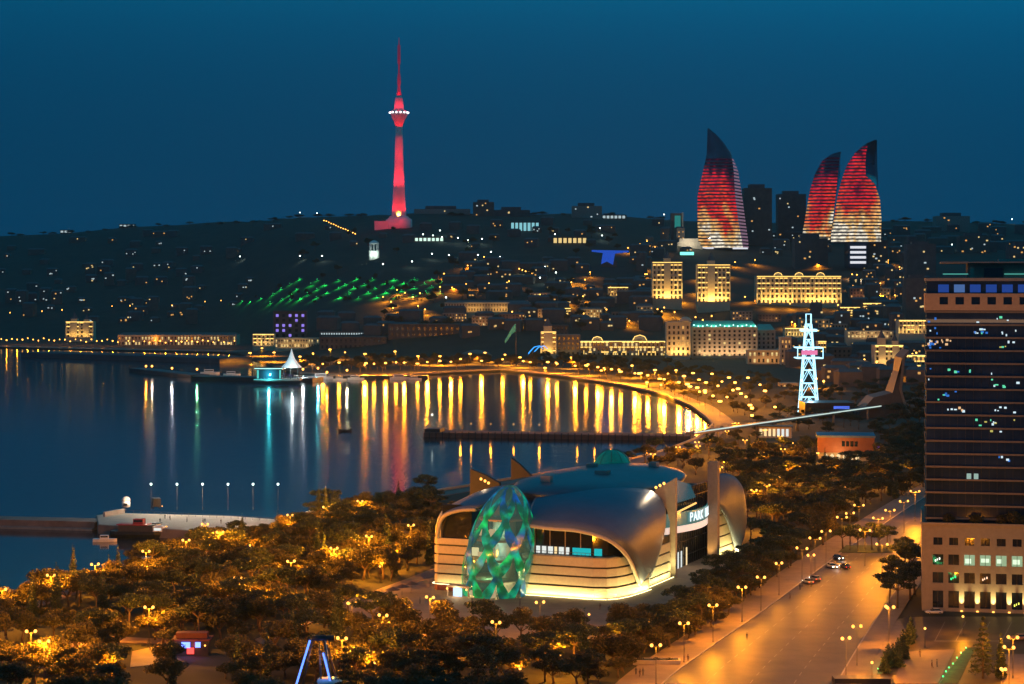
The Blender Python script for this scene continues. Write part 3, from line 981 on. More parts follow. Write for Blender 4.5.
front = [(27, 0), (40, -.3), (48, -.5), (51.5, .6), (53.6, 3.2), (55.0, 8), (55.8, 15), (56.2, 22)]
left = [(-.5, 14), (-.6, 6), (0, .8), (1.2, 0), (11, 0)]
def bands(path, zs, nm='stone_band'):
    for z0, z1 in zs:
        part(mall, nm, (lambda m: (wall_path(m, path, z0, z1), m)[1])(MB()), M_band)
bands(front, [(2.4, 4.85), (5.35, 7.55), (8.05, 10.1), (10.6, 12.8)])
bands(left, [(3.7, 6.0), (6.5, 8.7), (9.2, 11.4), (11.9, 14.0), (14.5, 16.2)])
inner = [(p[0] - (.75 if i > 2 else .2), p[1] + .6) for i, p in enumerate(front)]
m = MB(); wall_path(m, inner, 0, 12.6, .6); part(mall, 'backing_wall', m, M_dark)
m = MB(); wall_path(m, [(-.1, 14), (-.1, 6), (.4, 1.2), (1.4, .4), (11, .4)], 0, 16.0, .6); part(mall, 'backing_wall', m, M_dark)
m = MB(); wall_path(m, front, 0.2, 2.3); part(mall, 'plinth', m, M_stoneD)
m = MB(); wall_path(m, left, 0.2, 3.3); part(mall, 'plinth', m, mat('red_lit_plinth', (.22, .05, .035), .6))  # red light on the end plinth is put into its colour
# wash lights at the foot of the stripes
def strip(path, z, d=.55):
    m = MB()
    for a, b in zip(path[:-1], path[1:]):
        a, b = Vector(a), Vector(b)
        t = (b - a).normalized()
        n = Vector((t.y, -t.x))
        a2, b2 = a + n * d, b + n * d
        m.prism([a2, b2, b2 + n * .12, a2 + n * .12], z, z + .12)
    part(mall, 'strip_light', m, M_strip)
WASH = (1.0, 0.80, 0.30)
strip(front, 1.95)
strip(left[1:], 3.35)
WP = 1000
for x, w in ((31.5, 9), (40.5, 9), (48, 6)):
    area('wash_light', mall, (x, -1.1, 2.1), (x, -.1, 5.9), w, .15, WP * w / 9, WASH, R(170))
area('wash_light', mall, (54.6, 1.2, 2.1), (53.2, 2.2, 5.5), 5, .15, WP * .6, WASH, R(170)).rotation_euler.z += 0
for v in (6, 12, 18):
    o = area('wash_light', mall, (56.8, v, 2.1), (55.3, v, 5.5), 6, .15, WP * .7, WASH, R(170))
area('wash_light', mall, (6, -1.0, 3.4), (6, -.05, 7), 10, .15, WP * .22, WASH, R(170))

# terrace and dark glazing above the stripes
m = MB(); wall_path(m, [(28, 2.2), (47, 1.8), (51.0, 3.4), (52.6, 8), (53.4, 20)], 12.7, 21.5, .3); part(mall, 'glazing', m, M_glass)
m = MB(); wall_path(m, [(2, 1.6), (11, 1.6)], 16.0, 25.5, .3); part(mall, 'glazing', m, M_glass)
m = MB()
for x in (30, 34.5, 39, 43.5): m.box(x - .12, x + .12, 1.7, 1.95, 12.8, 21.5)
part(mall, 'mullion', m, M_stoneD)
m = MB(); wall_path(m, [(27, -.1), (48, -.6), (52, .8), (54, 4)], 12.8, 13.2, 2.5); part(mall, 'terrace', m, M_conc)
for a, b, k in ((30.5, 31.6, M_whiteroom), (32.2, 33.4, M_whiteroom), (34.0, 35.4, M_whiteroom), (35.9, 36.6, M_warmroom), (37.2, 38.6, M_whiteroom), (39.3, 40.2, M_whiteroom), (41.2, 46.5, M_cyan), (47.4, 49.6, M_cyan)):
    part(mall, 'lit_window', MB().box(a, b, 1.55 if a < 47 else 1.9, 1.75 if a < 47 else 2.1, 13.4, 15.3), k)
m = MB()
for x in np.linspace(28, 48, 18): m.box(x - .04, x + .04, -.3, -.22, 13.2, 14.2)
m.box(28, 48, -.32, -.2, 14.2, 14.3)
part(mall, 'railing', m, M_dark)

# shells of zinc
def bez(e, c, q, n=10):
    return [e * (1 - t) ** 2 + c * 2 * t * (1 - t) + q * t * t for t in np.linspace(0, 1, n)]
def shell(name, tab, m, n=10, sub=5, thick=.6):
    cols = [bez(L(*e), L(*c), L(*q), n) for e, c, q in tab]
    rows = []
    for i in range(n):
        rows.append(chain([c[i] for c in cols], sub))
    return part(mall, name, MB().grid(rows), m, thick=thick)
shell('roof_shell', [((527, 524, -1), (531, 503, 8), (537, 496, 22)), ((550, 527, -1.5), (553, 497, 8), (560, 490, 28)), ((575, 529, -1.8), (582, 496, 8), (590, 488, 32)),
                     ((600, 535, -1.5), (612, 499, 9), (615, 488, 35)), ((618, 545, 0), (640, 507, 12), (635, 489, 38)), ((630, 560, 5), (658, 514, 20), (645, 490, 41)),
                     ((637, 577, 12), (670, 524, 30), (652, 492, 43)), ((643, 594, 21), (676, 519, 40), (660, 498, 46))], M_shell)
shell('roof_shell', [((478, 508, -1), (500, 495, 6), (512, 487, 16)), ((462, 509, -1), (482, 497, 6), (498, 487, 22)), ((448, 513, -1), (462, 502, 6), (480, 492, 28)),
                     ((440, 519, 0), (448, 507, 8), (466, 498, 34)), ((437, 530, 3), (438, 512, 12), (452, 505, 38)), ((437, 548, 8), (434, 520, 16), (444, 510, 40))], M_shell)
# rim of the shell above the terrace
m = MB(); m.tube(chain([L(527, 525.5, -1.2), L(550, 528.5, -1.7), L(575, 530.5, -2.0), L(600, 536.5, -1.7), L(618, 546.5, -.2), L(630, 561, 4.8), L(637, 578, 11.8), L(643, 595, 20.8)], 6), .55, 7)
part(mall, 'shell_rim', m, M_stone)
m = MB(); m.tube(chain([L(476, 509.5, -1.2), L(460, 510.5, -1.2), L(446, 515, -1.0), L(440, 523, -.4), L(437.5, 538, 0)], 6), .5, 7)
part(mall, 'shell_rim', m, M_stone)
m = MB().slab([L(440, 516, 1), L(437, 530, 1.5), L(437, 548, 2), L(442, 552, 1), L(441, 535, 1)], (0, 1.2, 0)); part(mall, 'corner_fin', m, M_stone)

# main roof: long vault with a flat upper tier and glass dome
rows = []
for i in range(29):
    s = -1 + 2 * i / 28
    row = []
    for j in range(25):
        t = -1 + 2 * j / 24
        a = max(0, 1 - abs(s) ** 3.0) ** .55
        row.append((26 + 22.8 * t * (.35 + .65 * a), 60 + 56 * s, 17.5 + 9.2 * (max(0, 1 - abs(t) ** 2.6) ** .5) * a ** .5))
    rows.append(row)
part(mall, 'main_roof', MB().grid(rows), M_roofmet, thick=.5)
m = MB(); n = 48
el = lambda ru, rv, z, sh=0: [(27 + ru * math.cos(2 * math.pi * k / n), 62 + rv * math.sin(2 * math.pi * k / n), z) for k in range(n + 1)]
part(mall, 'upper_roof', MB().grid([el(21, 43, 25.2), el(22.5, 45, 27.4), el(21.5, 44, 28.3), el(16, 36, 29.8), el(7, 18, 30.6), el(.2, .4, 30.8)]), mat('pale_roof_membrane', (.10, .13, .165), .36, .5, var=.15, scale=.12))
c = L(612, 466, 100)
part(mall, 'glass_dome', MB().lathe([(6.3 * math.cos(a), 27.5 + 6.2 * math.sin(a)) for a in np.linspace(0, 1.54, 9)], 20, (c.x, c.y)), mat('green_dome_glass', (.02, .16, .13), .12, .3, emit=(.0, .5, .38), estr=.10))
m = MB()
for k in range(10):
    w = math.pi * 2 * k / 10
    m.tube([(c.x + 6.35 * math.cos(a) * math.cos(w), c.y + 6.35 * math.cos(a) * math.sin(w), 27.5 + 6.25 * math.sin(a)) for a in np.linspace(0, 1.5, 7)], .09, 4)
part(mall, 'dome_rib', m, M_dark)
# walls that carry the roof
m = MB(); wall_path(m, [(1.5, 14), (1.5, 104)], 0, 21, .6); wall_path(m, [(52, 117), (6, 117)], 0, 22, .6)
part(mall, 'rear_wall', m, M_stoneD)
m = MB()
for x, y, a, b in ((22, 30, 3, 2), (31, 52, 4, 3), (20, 72, 3, 2.4), (36, 84, 2.5, 3)): m.box(x - a / 2, x + a / 2, y - b / 2, y + b / 2, 29.2, 31.6)
part(mall, 'roof_unit', m, M_conc)
# fins
def fin(pts, v, th, m=M_stone):
    return part(mall, 'fin', MB().slab([L(a, b, v) for a, b in pts], (0, th, 0)), m)
fin([(675.5, 478), (654, 491), (660, 499), (667, 510), (670, 522), (668.5, 560), (668, 604), (675.5, 604)], 48, 1.5)
fin([(717.5, 462), (707.5, 462), (707.5, 580), (717.5, 580)], 84, 2.2, mat('tan_stone', (.30, .235, .175), .8, var=.12, scale=.8))
fin([(470, 469), (470, 498), (500, 491), (499, 483), (485, 475)], 50, 1.5, mat('dull_fin', (.034, .033, .034), .8, var=.15))
fin([(511, 458), (511, 480), (531, 476), (520, 465)], 78, 1.5, MATS['dull_fin'])
# roof spotlights on the fins
def fin_lamp(px, py, v, target, pw):
    l = L(px, py, v)
    part(mall, 'floodlight', MB().ball(l, .42, 8, 6), M_bulb)
    if pw: spot('flood', mall, l + Vector((0, -1.0, .6)), L(*target), pw, (1, .72, .42), 75, .9, .3)
fin_lamp(656, 487.5, 46, (650, 520, 36), 2600)
fin_lamp(660, 485.5, 46, (640, 500, 30), 4200)
fin_lamp(664, 483.5, 46, (662, 545, 34), 0)
fin_lamp(481, 479, 48, (490, 493, 20), 2000)
fin_lamp(485, 481, 48, (490, 493, 20), 0)
fin_lamp(488.5, 483, 48, (500, 493, 20), 0)
spot('flood', mall, L(640, 601, 17), L(655, 530, 38), 3600, (1, .8, .66), 50, .8, .3)

# side wall stripes under the first shell
side = [(54.0, 21), (54.0, 47)]
bands(side, [(.8, 3.5), (4.0, 6.3), (6.8, 9.1), (9.6, 12.0)])
m = MB(); wall_path(m, [(53.5, 21), (53.5, 47.5)], 0, 14, .5); part(mall, 'backing_wall', m, M_dark)
area('wash_light', mall, (55.5, 34, 2.1), (54.1, 34, 6.5), 24, .15, WP * 2.6, WASH, R(170))
strip(side, 1.9, .9)

# recess with the sign
m = MB(); wall_path(m, [(49.5, 49.5), (49.5, 98)], 0, 25, .4); part(mall, 'glazing', m, M_glass)
m = MB()
for v in np.arange(50.5, 98, 2.2): m.box(49.6, 49.85, v - .1, v + .1, 0, 25)
for z in (4.5, 9, 13.5, 22): m.box(49.6, 49.9, 49.5, 98, z, z + .25)
part(mall, 'mullion', m, M_dark)
part(mall, 'atrium_roof', MB().slab([L(676, 503, 50), L(676, 480, 50), L(690, 484, 72), L(696, 497, 84)], (-.6, 0, -.3)), mat('sky_glow_glass', (.03, .10, .14), .15, .2, emit=(.01, .20, .30), estr=.30))  # teal glow painted in for the sky's reflection in this glass
part(mall, 'eave_light', MB().tube([L(677, 512.5, 49.6), L(696, 503, 83)], .28, 6), glow('amber_eave', (1, .5, .14), 1.6))
arc = [(50.2 + 4.5 * math.sin(math.pi * t) + 1.0 * t, 50 + 42 * t) for t in np.linspace(0, 1, 15)]
m = MB(); wall_path(m, arc, 15.4, 19.4, .3)
part(mall, 'sign_band', m, mat('teal_sign_glass', (.03, .12, .13), .2, .2, emit=(.02, .30, .32), estr=.35))
m = MB(); m.prism(arc + [(49.9, 92), (49.9, 50)], 13.4, 15.3); part(mall, 'sign_soffit', m, mat('white_lit_soffit', (.8, .78, .74), .5, emit=(1, .93, .85), estr=.55))
txt = 'PARK BULVAR'
n = len(txt)
for i, chh in enumerate(txt):
    if chh == ' ': continue
    t = .34 + .62 * i / (n - 1)
    p = Vector((50.2 + 4.5 * math.sin(math.pi * t) + 1.0 * t, 50 + 42 * t))
    dt = Vector((4.5 * math.pi * math.cos(math.pi * t) + 1.0, 42)).normalized()
    cu = bpy.data.curves.new('letter', 'FONT')
    cu.body = chh
    cu.size = 3.9
    cu.extrude = .08
    cu.offset = .03
    cu.align_x = 'CENTER'
    tmp = bpy.data.objects.new('letter', cu)
    COL.objects.link(tmp)
    dg = bpy.context.evaluated_depsgraph_get()
    me = bpy.data.meshes.new_from_object(tmp.evaluated_get(dg))
    bpy.data.objects.remove(tmp)
    me.materials.clear()
    me.materials.append(glow('sign_letter', (.85, .98, 1.0), 1.25))
    o = link('sign_letter', me, mall, (p.x + .16 * dt.y + .1, p.y - .16 * dt.x, 16.2))
    o.rotation_euler = (R(90), 0, math.atan2(dt.y, dt.x))
for v, z0, z1, k in ((56, 1, 8, M_warmroom), (60, 2, 7.5, M_warmroom), (66, .8, 6.5, M_whiteroom), (69, .8, 6.5, M_whiteroom), (74, 1, 7, M_warmroom)):
    part(mall, 'lit_doorway', MB().box(49.93, 50.05, v - .5, v + .5, z0, z1), k)
spot('flood', mall, (55, 81.5, 2.2), (53, 84, 12), 3000, (1, .55, .15), 80)
pt = bpy.data.lights.new('canopy_light', 'POINT'); pt.energy = 1600; pt.color = (1, .62, .3); pt.shadow_soft_size = .3
link('canopy_light', pt, mall, (54.5, 66, 10))

spot('fin_flood', mall, (55.2, 45.5, 2.3), (53.5, 48, 14), 2600, (1, .8, .3), 70)
# second shell at the far corner
shell('roof_shell', [((718, 506, 88), (719, 482, 90), (718, 474, 92)), ((724, 514, 92), (730, 484, 94), (727, 474, 96)), ((730, 530, 98), (741, 492, 99), (735, 478, 100)),
                     ((734, 545, 104), (749, 506, 103), (742, 488, 103)), ((736, 556, 108), (749, 530, 108), (745, 505, 108))], M_shell)
side2 = [(54.2, 88), (54.8, 112)]
bands(side2, [(1.5, 4.4), (4.9, 7.8), (8.3, 11.2), (11.7, 14.6), (15.1, 18)])
m = MB(); wall_path(m, [(53.7, 88), (54.2, 112)], 0, 20, .5); part(mall, 'backing_wall', m, M_dark)
area('wash_light', mall, (56.3, 99, 2.1), (54.9, 99, 7), 22, .15, WP * 3.2, WASH, R(170))
strip(side2, 1.9, .9)
spot('flood', mall, (58, 112, 1), L(741, 500, 104), 3500, (1, .8, .55), 45, .8, .3)
part(mall, 'low_wall', MB().box(58, 64, 106, 118, 0, 2.6), M_stone)

# the glass egg
EC = Vector((19.6, -1.0))
def egg(a, z, k=1.0):
    t = min(max(z / 32.0, 0), 1)
    r = 9.75 * (1 - max(0, (t - .25) / .75) ** 2.2) ** .56 * (1 - .09 * max(0, .25 - t) / .25) * k
    cx = EC.x - .8 + 5.0 * t ** 1.1
    return Vector((cx + r * math.cos(a), EC.y + .9 * r * math.sin(a), z))
zs = [31.95 * (1 - (1 - i / 16) ** 1.6) for i in range(17)]
eg = bpy.data.materials.new('egg_glow_glass')
eg.use_nodes = True
t = eg.node_tree
b = t.nodes['Principled BSDF']
b.inputs['Base Color'].default_value = (.10, .20, .20, 1)
b.inputs['Roughness'].default_value = .10
b.inputs['Metallic'].default_value = .35
b.inputs['Alpha'].default_value = .62
b.inputs['Emission Color'].default_value = (.03, .55, .42, 1)
b.inputs['Emission Strength'].default_value = .07  # faint teal glow painted in for light from inside
eg.cycles.emission_sampling = 'NONE'
rows = [[egg(2 * math.pi * k / 48, z) for k in range(49)] for z in zs]
part(mall, 'glass_skin', MB().grid(rows), eg)
# lattice of lit green and teal ribbons
lm = bpy.data.materials.new('ribbon_led_glass')
lm.use_nodes = True
t = lm.node_tree
b = t.nodes['Principled BSDF']
b.inputs['Base Color'].default_value = (.015, .13, .11, 1)
b.inputs['Roughness'].default_value = .12
tc = nd(t, 'ShaderNodeTexCoord')
n1 = nd(t, 'ShaderNodeTexNoise'); n1.inputs['Scale'].default_value = .16; n1.inputs['Detail'].default_value = 2
n2 = nd(t, 'ShaderNodeTexNoise'); n2.inputs['Scale'].default_value = .35; n2.inputs['Detail'].default_value = 4
r1 = nd(t, 'ShaderNodeValToRGB'); r1.color_ramp.elements[0].position = .38; r1.color_ramp.elements[0].color = (0, .05, .35, 1)
r1.color_ramp.elements[1].position = .62; r1.color_ramp.elements[1].color = (.0, .55, .10, 1)
e = r1.color_ramp.elements.new(.48); e.color = (0, .26, .24, 1)
r2 = nd(t, 'ShaderNodeValToRGB'); r2.color_ramp.elements[0].position = .42; r2.color_ramp.elements[0].color = (.14, .14, .14, 1); r2.color_ramp.elements[1].position = .72; r2.color_ramp.elements[1].color = (1.25, 1.25, 1.25, 1)
t.links.new(tc.outputs['Object'], n1.inputs['Vector']); t.links.new(tc.outputs['Object'], n2.inputs['Vector'])
t.links.new(n1.outputs[0], r1.inputs[0]); t.links.new(n2.outputs[0], r2.inputs[0])
t.links.new(r1.outputs[0], b.inputs['Emission Color']); t.links.new(r2.outputs[0], b.inputs['Emission Strength'])
lm.cycles.emission_sampling = 'NONE'
NR = 8
for fam in (1, -1):
    for k in range(NR):
        pa, pb = [], []
        for i in range(31):
            z = .2 + 31.2 * i / 30
            a = 2 * math.pi * k / NR + fam * (z / 32.0) * 1.65
            wdt = .10 + .075 * math.sin(z * .41 + .6) ** 2
            pa.append(egg(a - wdt, z, 1.02))
            pb.append(egg(a + wdt, z, 1.02))
        part(mall, 'lattice_ribbon', MB().grid([pa, pb]), lm)
# what is inside: floors, a core, lit shops
m = MB()
for z in (6.0, 11.5, 17.0, 22.5):
    xa, xb = egg(0, z).x, egg(math.pi, z).x
    m.lathe([((xa - xb) * .45, z), ((xa - xb) * .45, z + .5)], 24, ((xa + xb) / 2, EC.y))
part(mall, 'atrium_floor', m, M_stone)
m = MB().lathe([(3.2, 0), (3.2, 26)], 16, (EC.x + 1.6, EC.y + 2)); part(mall, 'lift_core', m, M_white)
pr_ = random.Random(5)
for z in (1.0, 6.9, 12.4, 17.8):
    for k in range(3):
        a = -1.57 + pr_.uniform(-1.1, 1.1)
        q = egg(a, z + 1.8, .80)
        part(mall, 'lit_shop', MB().box(q.x - pr_.uniform(.5, 1.4), q.x + pr_.uniform(.5, 1.4), q.y, q.y + .2, z + .3, z + pr_.uniform(1.4, 2.6)), pr_.choice([M_warmroom, M_warmroom, M_warmroom, glow('yellow_room', (1, .9, .45), 1.6)]))
for z, x, c, pw in ((3.6, -4, (1, .8, .3), 1800), (3.6, 5, (1, .85, .35), 1800), (9.3, 0, (.35, 1, .45), 1500), (14.8, 2, (.3, .9, .7), 1300), (20, 1, (.5, 1, .6), 1400)):
    pt = bpy.data.lights.new('atrium_light', 'POINT'); pt.energy = pw; pt.color = c; pt.shadow_soft_size = .5
    link('atrium_light', pt, mall, (EC.x + x, EC.y - 5.5, z))
q = egg(-2.3, 1, 1.05)
part(mall, 'entrance_porch', MB().box(q.x - 4.2, q.x + 2.6, q.y - 2.2, q.y + 1.5, 4.2, 4.6).box(q.x - 4.1, q.x - 3.8, q.y - 2.1, q.y - 1.8, 0, 4.2).box(q.x + 2.2, q.x + 2.5, q.y - 2.1, q.y - 1.8, 0, 4.2), M_stone)
part(mall, 'screen', MB().box(q.x - 2.6, q.x + .0, q.y - 1.2, q.y - 1.0, .6, 3.9), glow('porch_screen', (.55, .75, 1), 1.5))
for dx in (-3.9, 1.9): part(mall, 'porch_light', MB().ball((q.x + dx, q.y - 2.3, 3.8), .3, 8, 5), M_bulb)
pt = bpy.data.lights.new('porch_lamp', 'POINT'); pt.energy = 500; pt.color = (1, .75, .4)
link('porch_lamp', pt, mall, (q.x - 1, q.y - 2.6, 3.6))

# ------------------------------------------------------------------ piers, boats, yacht club
def world_part(o, name, mb, m, **k):
    """a part given in world coordinates under a thing that stands elsewhere"""
    q = part(o, name, mb, m, **k)
    q.matrix_parent_inverse = Matrix.LocRotScale(o.location, o.rotation_euler, None).inverted()
    return q

def wbox(mb, a, b, half, z0, z1):
    a, b = Vector(a).xy, Vector(b).xy
    t = (b - a).normalized()
    n = Vector((-t.y, t.x)) * half
    return mb.prism([a - n, b - n, b + n, a + n], z0, z1)

# near pier: low breakwater, then a wide lit deck
a, b, c = G(-60, 519, 2), G(100, 523, 2), G(296, 533, 2)
o = thing('breakwater', 'long low brown breakwater reaching out into the bay', 'breakwater', (a.x, a.y, 0))
world_part(o, 'wall', wbox(MB(), a, b, 5, -2, 3.0), mat('stained_concrete', (.20, .145, .12), .85, var=.3, scale=.15))
world_part(o, 'footing', wbox(MB(), a, b, 7, -2, .8), M_stoneD)
o = thing('pier', 'wide pale lit pier deck with lamp posts and a curved parapet', 'pier', (b.x, b.y, 0))
world_part(o, 'deck', MB().prism([G(98, 528, 2).xy, G(296, 541, 2).xy, G(300, 524, 2).xy, G(230, 519, 2).xy, G(120, 516, 2).xy, G(96, 518, 2).xy], -1, 3.05), MATS['stained_concrete'])
world_part(o, 'paving', MB().prism([G(99, 527.7, 2).xy, G(296, 540.7, 2).xy, G(299.6, 524.3, 2).xy, G(230, 519.3, 2).xy, G(120, 516.3, 2).xy, G(97, 518.3, 2).xy], 3.06, 3.2), mat('pale_deck', (.33, .29, .24), .75, var=.12, scale=.3))
world_part(o, 'parapet', wbox(MB(), G(104, 514.5, 4), G(124, 511, 4), .4, 3.2, 4.9), M_conc)
m = MB()
for i in range(26):
    p = G(120, 516, 2).lerp(G(296, 525.5, 2), i / 25)
    m.box(p.x - .06, p.x + .06, p.y - .06, p.y + .06, 3.2, 4.3)
m.tube([(*G(120, 516, 2).xy, 4.3), (*G(296, 525.5, 2).xy, 4.3)], .06, 5)
world_part(o, 'railing', m, M_pole)
PIER_LM = [('the pier kiosk', G(126, 515, 3)), ('the shore end of the pier', G(290, 524, 3))]
for px, py in ((151, 498), (177, 497), (202.5, 498), (228, 500), (253, 503), (278, 506)):
    l = P(px, py, 742)
    l.z = 3.2
    q = lamp('whitepost', l, (13000, (1, .80, .55)), 0, 'pier_lamp')
    ranked(q, 'slim white pier lamp post', PIER_LM, 'lamp post', 'lamps along the near pier')
o = thing('kiosk', 'round pale kiosk at the tip of the near pier', 'kiosk', P(126, 512, 750))
o.location.z = 3.2
o.scale = (.72, .72, .72)
part(o, 'drum', MB().lathe([(2.2, 0), (2.3, 2.6), (2.0, 3.4)], 16), M_white)
part(o, 'roof', MB().lathe([(2.5, 3.4), (2.2, 4.4), (1.2, 5.3), (.1, 5.6)], 16), mat('pale_dome', (.6, .5, .45), .5))
part(o, 'hatch', MB().box(-1.0, 1.0, -2.32, -2.2, .9, 2.2), M_dark)
pt = bpy.data.lights.new('kiosk_lamp', 'POINT'); pt.energy = 160; pt.color = (1, .8, .6); pt.shadow_soft_size = .2
link('kiosk_lamp', pt, o, (1, -4, 4))
# delivery truck on the pier
o = thing('truck', 'dark boxy truck parked on the near pier', 'truck', P(156, 518, 745), .3)
o.location.z = 3.2
part(o, 'cargo_box', MB().box(-1.4, 1.4, -3, 1.8, 1.0, 4.0), M_dark)
part(o, 'cab', MB().box(-1.25, 1.25, 1.9, 3.6, .7, 2.7), M_dark)
part(o, 'window', MB().box(-1.1, 1.1, 3.6, 3.64, 1.7, 2.5), M_glass)
for x in (-1.2, 1.2):
    for y in (-2, 2.6): part(o, 'wheel', MB().tube([(x - .15, y, .5), (x + .15, y, .5)], .5, 12), M_tyre)
part(o, 'lamp', MB().ball((1.9, -3.05, 1.2), .2, 6, 4), M_bulb)
# ferry
f0 = G(140, 536, 0.3)
o = thing('ferry', 'small black-hulled ferry with red upper deck moored at the near pier', 'ferry', (f0.x, f0.y, 0), R(-9))
hull = [[(-10, 0, z) for z in (0, 2.2)] for _ in range(1)]
st = [(-10, 2.2), (-8, 2.8), (0, 3.0), (6, 2.6), (9.5, 1.0), (11, .1)]
part(o, 'hull', MB().grid([[(x, -w * .7, -.6), (x, -w, 1.0), (x, -w, 2.1 + (.5 if x > 8 else 0)), (x, w, 2.1 + (.5 if x > 8 else 0)), (x, w, 1.0), (x, w * .7, -.6)] for x, w in st], False).add([(-10, -2.2, -.6), (-10, 2.2, -.6), (-10, 2.2, 2.1), (-10, -2.2, 2.1)], [(0, 1, 2, 3)]), M_dark)
part(o, 'cabin', MB().box(-7, 5, -2.2, 2.2, 2.1, 4.2), mat('ferry_dark', (.06, .05, .05), .5))
part(o, 'deck_roof', MB().box(-7.6, 3.4, -2.5, 2.5, 4.2, 4.5), mat('ferry_red', (.42, .03, .04), .5))
part(o, 'wheelhouse', MB().box(-2, 1.5, -1.4, 1.4, 4.5, 6.3), mat('ferry_red2', (.30, .03, .04), .5))
part(o, 'window', MB().box(-1.8, 1.3, -1.43, -1.40, 5.2, 6.0), M_glass)
part(o, 'stern_deck', MB().box(5.2, 8.6, -1.9, 1.9, 2.1, 3.9), M_white)
part(o, 'lit_window', MB().box(5.6, 8.2, -1.93, -1.9, 2.5, 3.4), M_whiteroom)
# pontoon with a small ticket hut next to it
f1 = G(172, 534, .5)
o = thing('pontoon', 'floating pontoon with two lamps beside the ferry', 'pontoon', (f1.x, f1.y, 0), R(-9))
part(o, 'float', MB().box(-9, 9, -3, 4, -.5, 1.6), M_conc)
part(o, 'hut', MB().box(-7.5, -4.5, -1.5, 1.5, 1.6, 4.0), M_white)
part(o, 'hut_roof', MB().box(-7.9, -4.1, -1.9, 1.9, 4.0, 4.3), M_dark)
for x in (-6, -1.2): part(o, 'lamp', MB().ball((x, -2.4, 3.2), .38, 8, 5).tube([(x, -2.4, 1.6), (x, -2.4, 3.0)], .06, 5), M_bulb)
pt = bpy.data.lights.new('pontoon_lamp', 'POINT'); pt.energy = 1500; pt.color = (1, .8, .5); pt.shadow_soft_size = .2
link('pontoon_lamp', pt, o, (-3.5, -3.6, 3.4))
# people strolling on the pier
for i, (px, py) in enumerate([(165, 517), (170, 518), (187, 520), (203, 521), (205, 521), (221, 522), (160, 521), (239, 525)]):
    p = G(px, py + 2.0, 3.2)
    person((p.x, p.y, 3.2), rnd.uniform(0, 6), i % 2, ['person in dark clothes near the pier truck', 'person walking just beyond the pier truck', 'person alone in the middle of the pier', 'one of a pair strolling the pier, farther from the kiosk',
           'one of a pair strolling the pier, nearer the kiosk', 'person strolling between the second and third shore-side pier lamps', 'person by the pier edge above the ferry', 'person near the shore end of the pier'][i], 'people on the near pier')
for i, (px, py, l, rz) in enumerate([(205, 536, 9, -8), (222, 537.5, 7, -6), (105, 541, 8, 5)]):
    f = G(px, py, .2)
    o = thing('motor_boat', ['small motor boat moored by the pontoon', 'smaller motor boat moored nearer the shore', 'small motor boat off the tip of the near pier'][i], 'boat', (f.x, f.y, 0), R(rz), 'small boats at the near pier')
    k = l / 8.0
    part(o, 'hull', MB().grid([[(x * k, -w * k, 1.0 * k), (x * k, -w * .8 * k, -.3), (x * k, w * .8 * k, -.3), (x * k, w * k, 1.0 * k), (x * k, -w * k, 1.0 * k)] for x, w in [(-4, 1.0), (-2, 1.3), (1, 1.3), (3, .8), (4, .05)]], False), M_white)
    part(o, 'cabin', MB().box(-1.6 * k, 1.2 * k, -.9 * k, .9 * k, 1.0 * k, 2.2 * k), M_white)
    part(o, 'window', MB().box(-1.4 * k, 1.0 * k, -.93 * k, -.9 * k, 1.5 * k, 2.0 * k), M_glass)
# far dark pier
a, b = G(427, 434, 1), G(692, 438, 1)
o = thing('pier', 'long dark low pier with few amber lamps across the bay', 'pier', (a.x, a.y, 0))
world_part(o, 'deck', wbox(MB(), a, b, 9, -1, 2.6), mat('dark_pier', (.10, .07, .06), .85, var=.3, scale=.1))
m = MB()
for i in range(40):
    p = a.lerp(b, (i + .5) / 40)
    m.tube([(p.x, p.y - 9.6, -2), (p.x, p.y - 9.6, 3.4)], .35, 6)
world_part(o, 'pile', m, M_dark)
world_part(o, 'head_house', wbox(MB(), a, a + (b - a).normalized() * 9, 6, 2.6, 4.4), M_dark)
FP_LM = [('the seaward end of the dark pier', a)]
for px in (461, 472, 492, 515, 541, 579, 596, 612, 648, 667):
    p = a.lerp(b, (px - 427) / 265.0)
    q = lamp('post', (p.x, p.y, 2.6), (1300 if px in (461, 492, 541, 612) else 450, SODIUM), 0, 'pier_lamp')
    ranked(q, 'small amber post lamp', FP_LM, 'lamp post', 'lamps on the dark pier')
q = lamp('whitepost', (*a.lerp(b, .02).xy, 2.6), None, 0, 'pier_lamp')
tag(q, 'taller post with pale lamp at the seaward end of the dark pier', 'lamp post')
for i, px in enumerate((520, 560, 600, 640)):
    p = a.lerp(b, (px - 427) / 265.0)
    person((p.x, p.y - 3, 2.6), 1 + i, i % 2, ['person farthest out on the dark pier', 'second person out on the dark pier', 'third person along the dark pier', 'person closest to the quay on the dark pier'][i], 'people on the dark pier')
# rowing boat out on the water
f = G(345, 431, .2)
o = thing('rowing_boat', 'tiny dark rowing boat alone on the open water', 'boat', (f.x, f.y, 0), .3)
st = [(-4, .9), (-2, 1.4), (1.5, 1.3), (3.4, .6), (4.2, .05)]
part(o, 'hull', MB().grid([[(x, -w, .8 + .06 * x * x), (x, -w * .7, -.1), (x, w * .7, -.1), (x, w, .8 + .06 * x * x)] for x, w in st], False), M_dark)
part(o, 'bench', MB().box(-.6, .2, -1.2, 1.2, .5, .62), M_dark)
person((f.x - .3, f.y, .3), 1.2, 0, 'dark figure in the rowing boat')

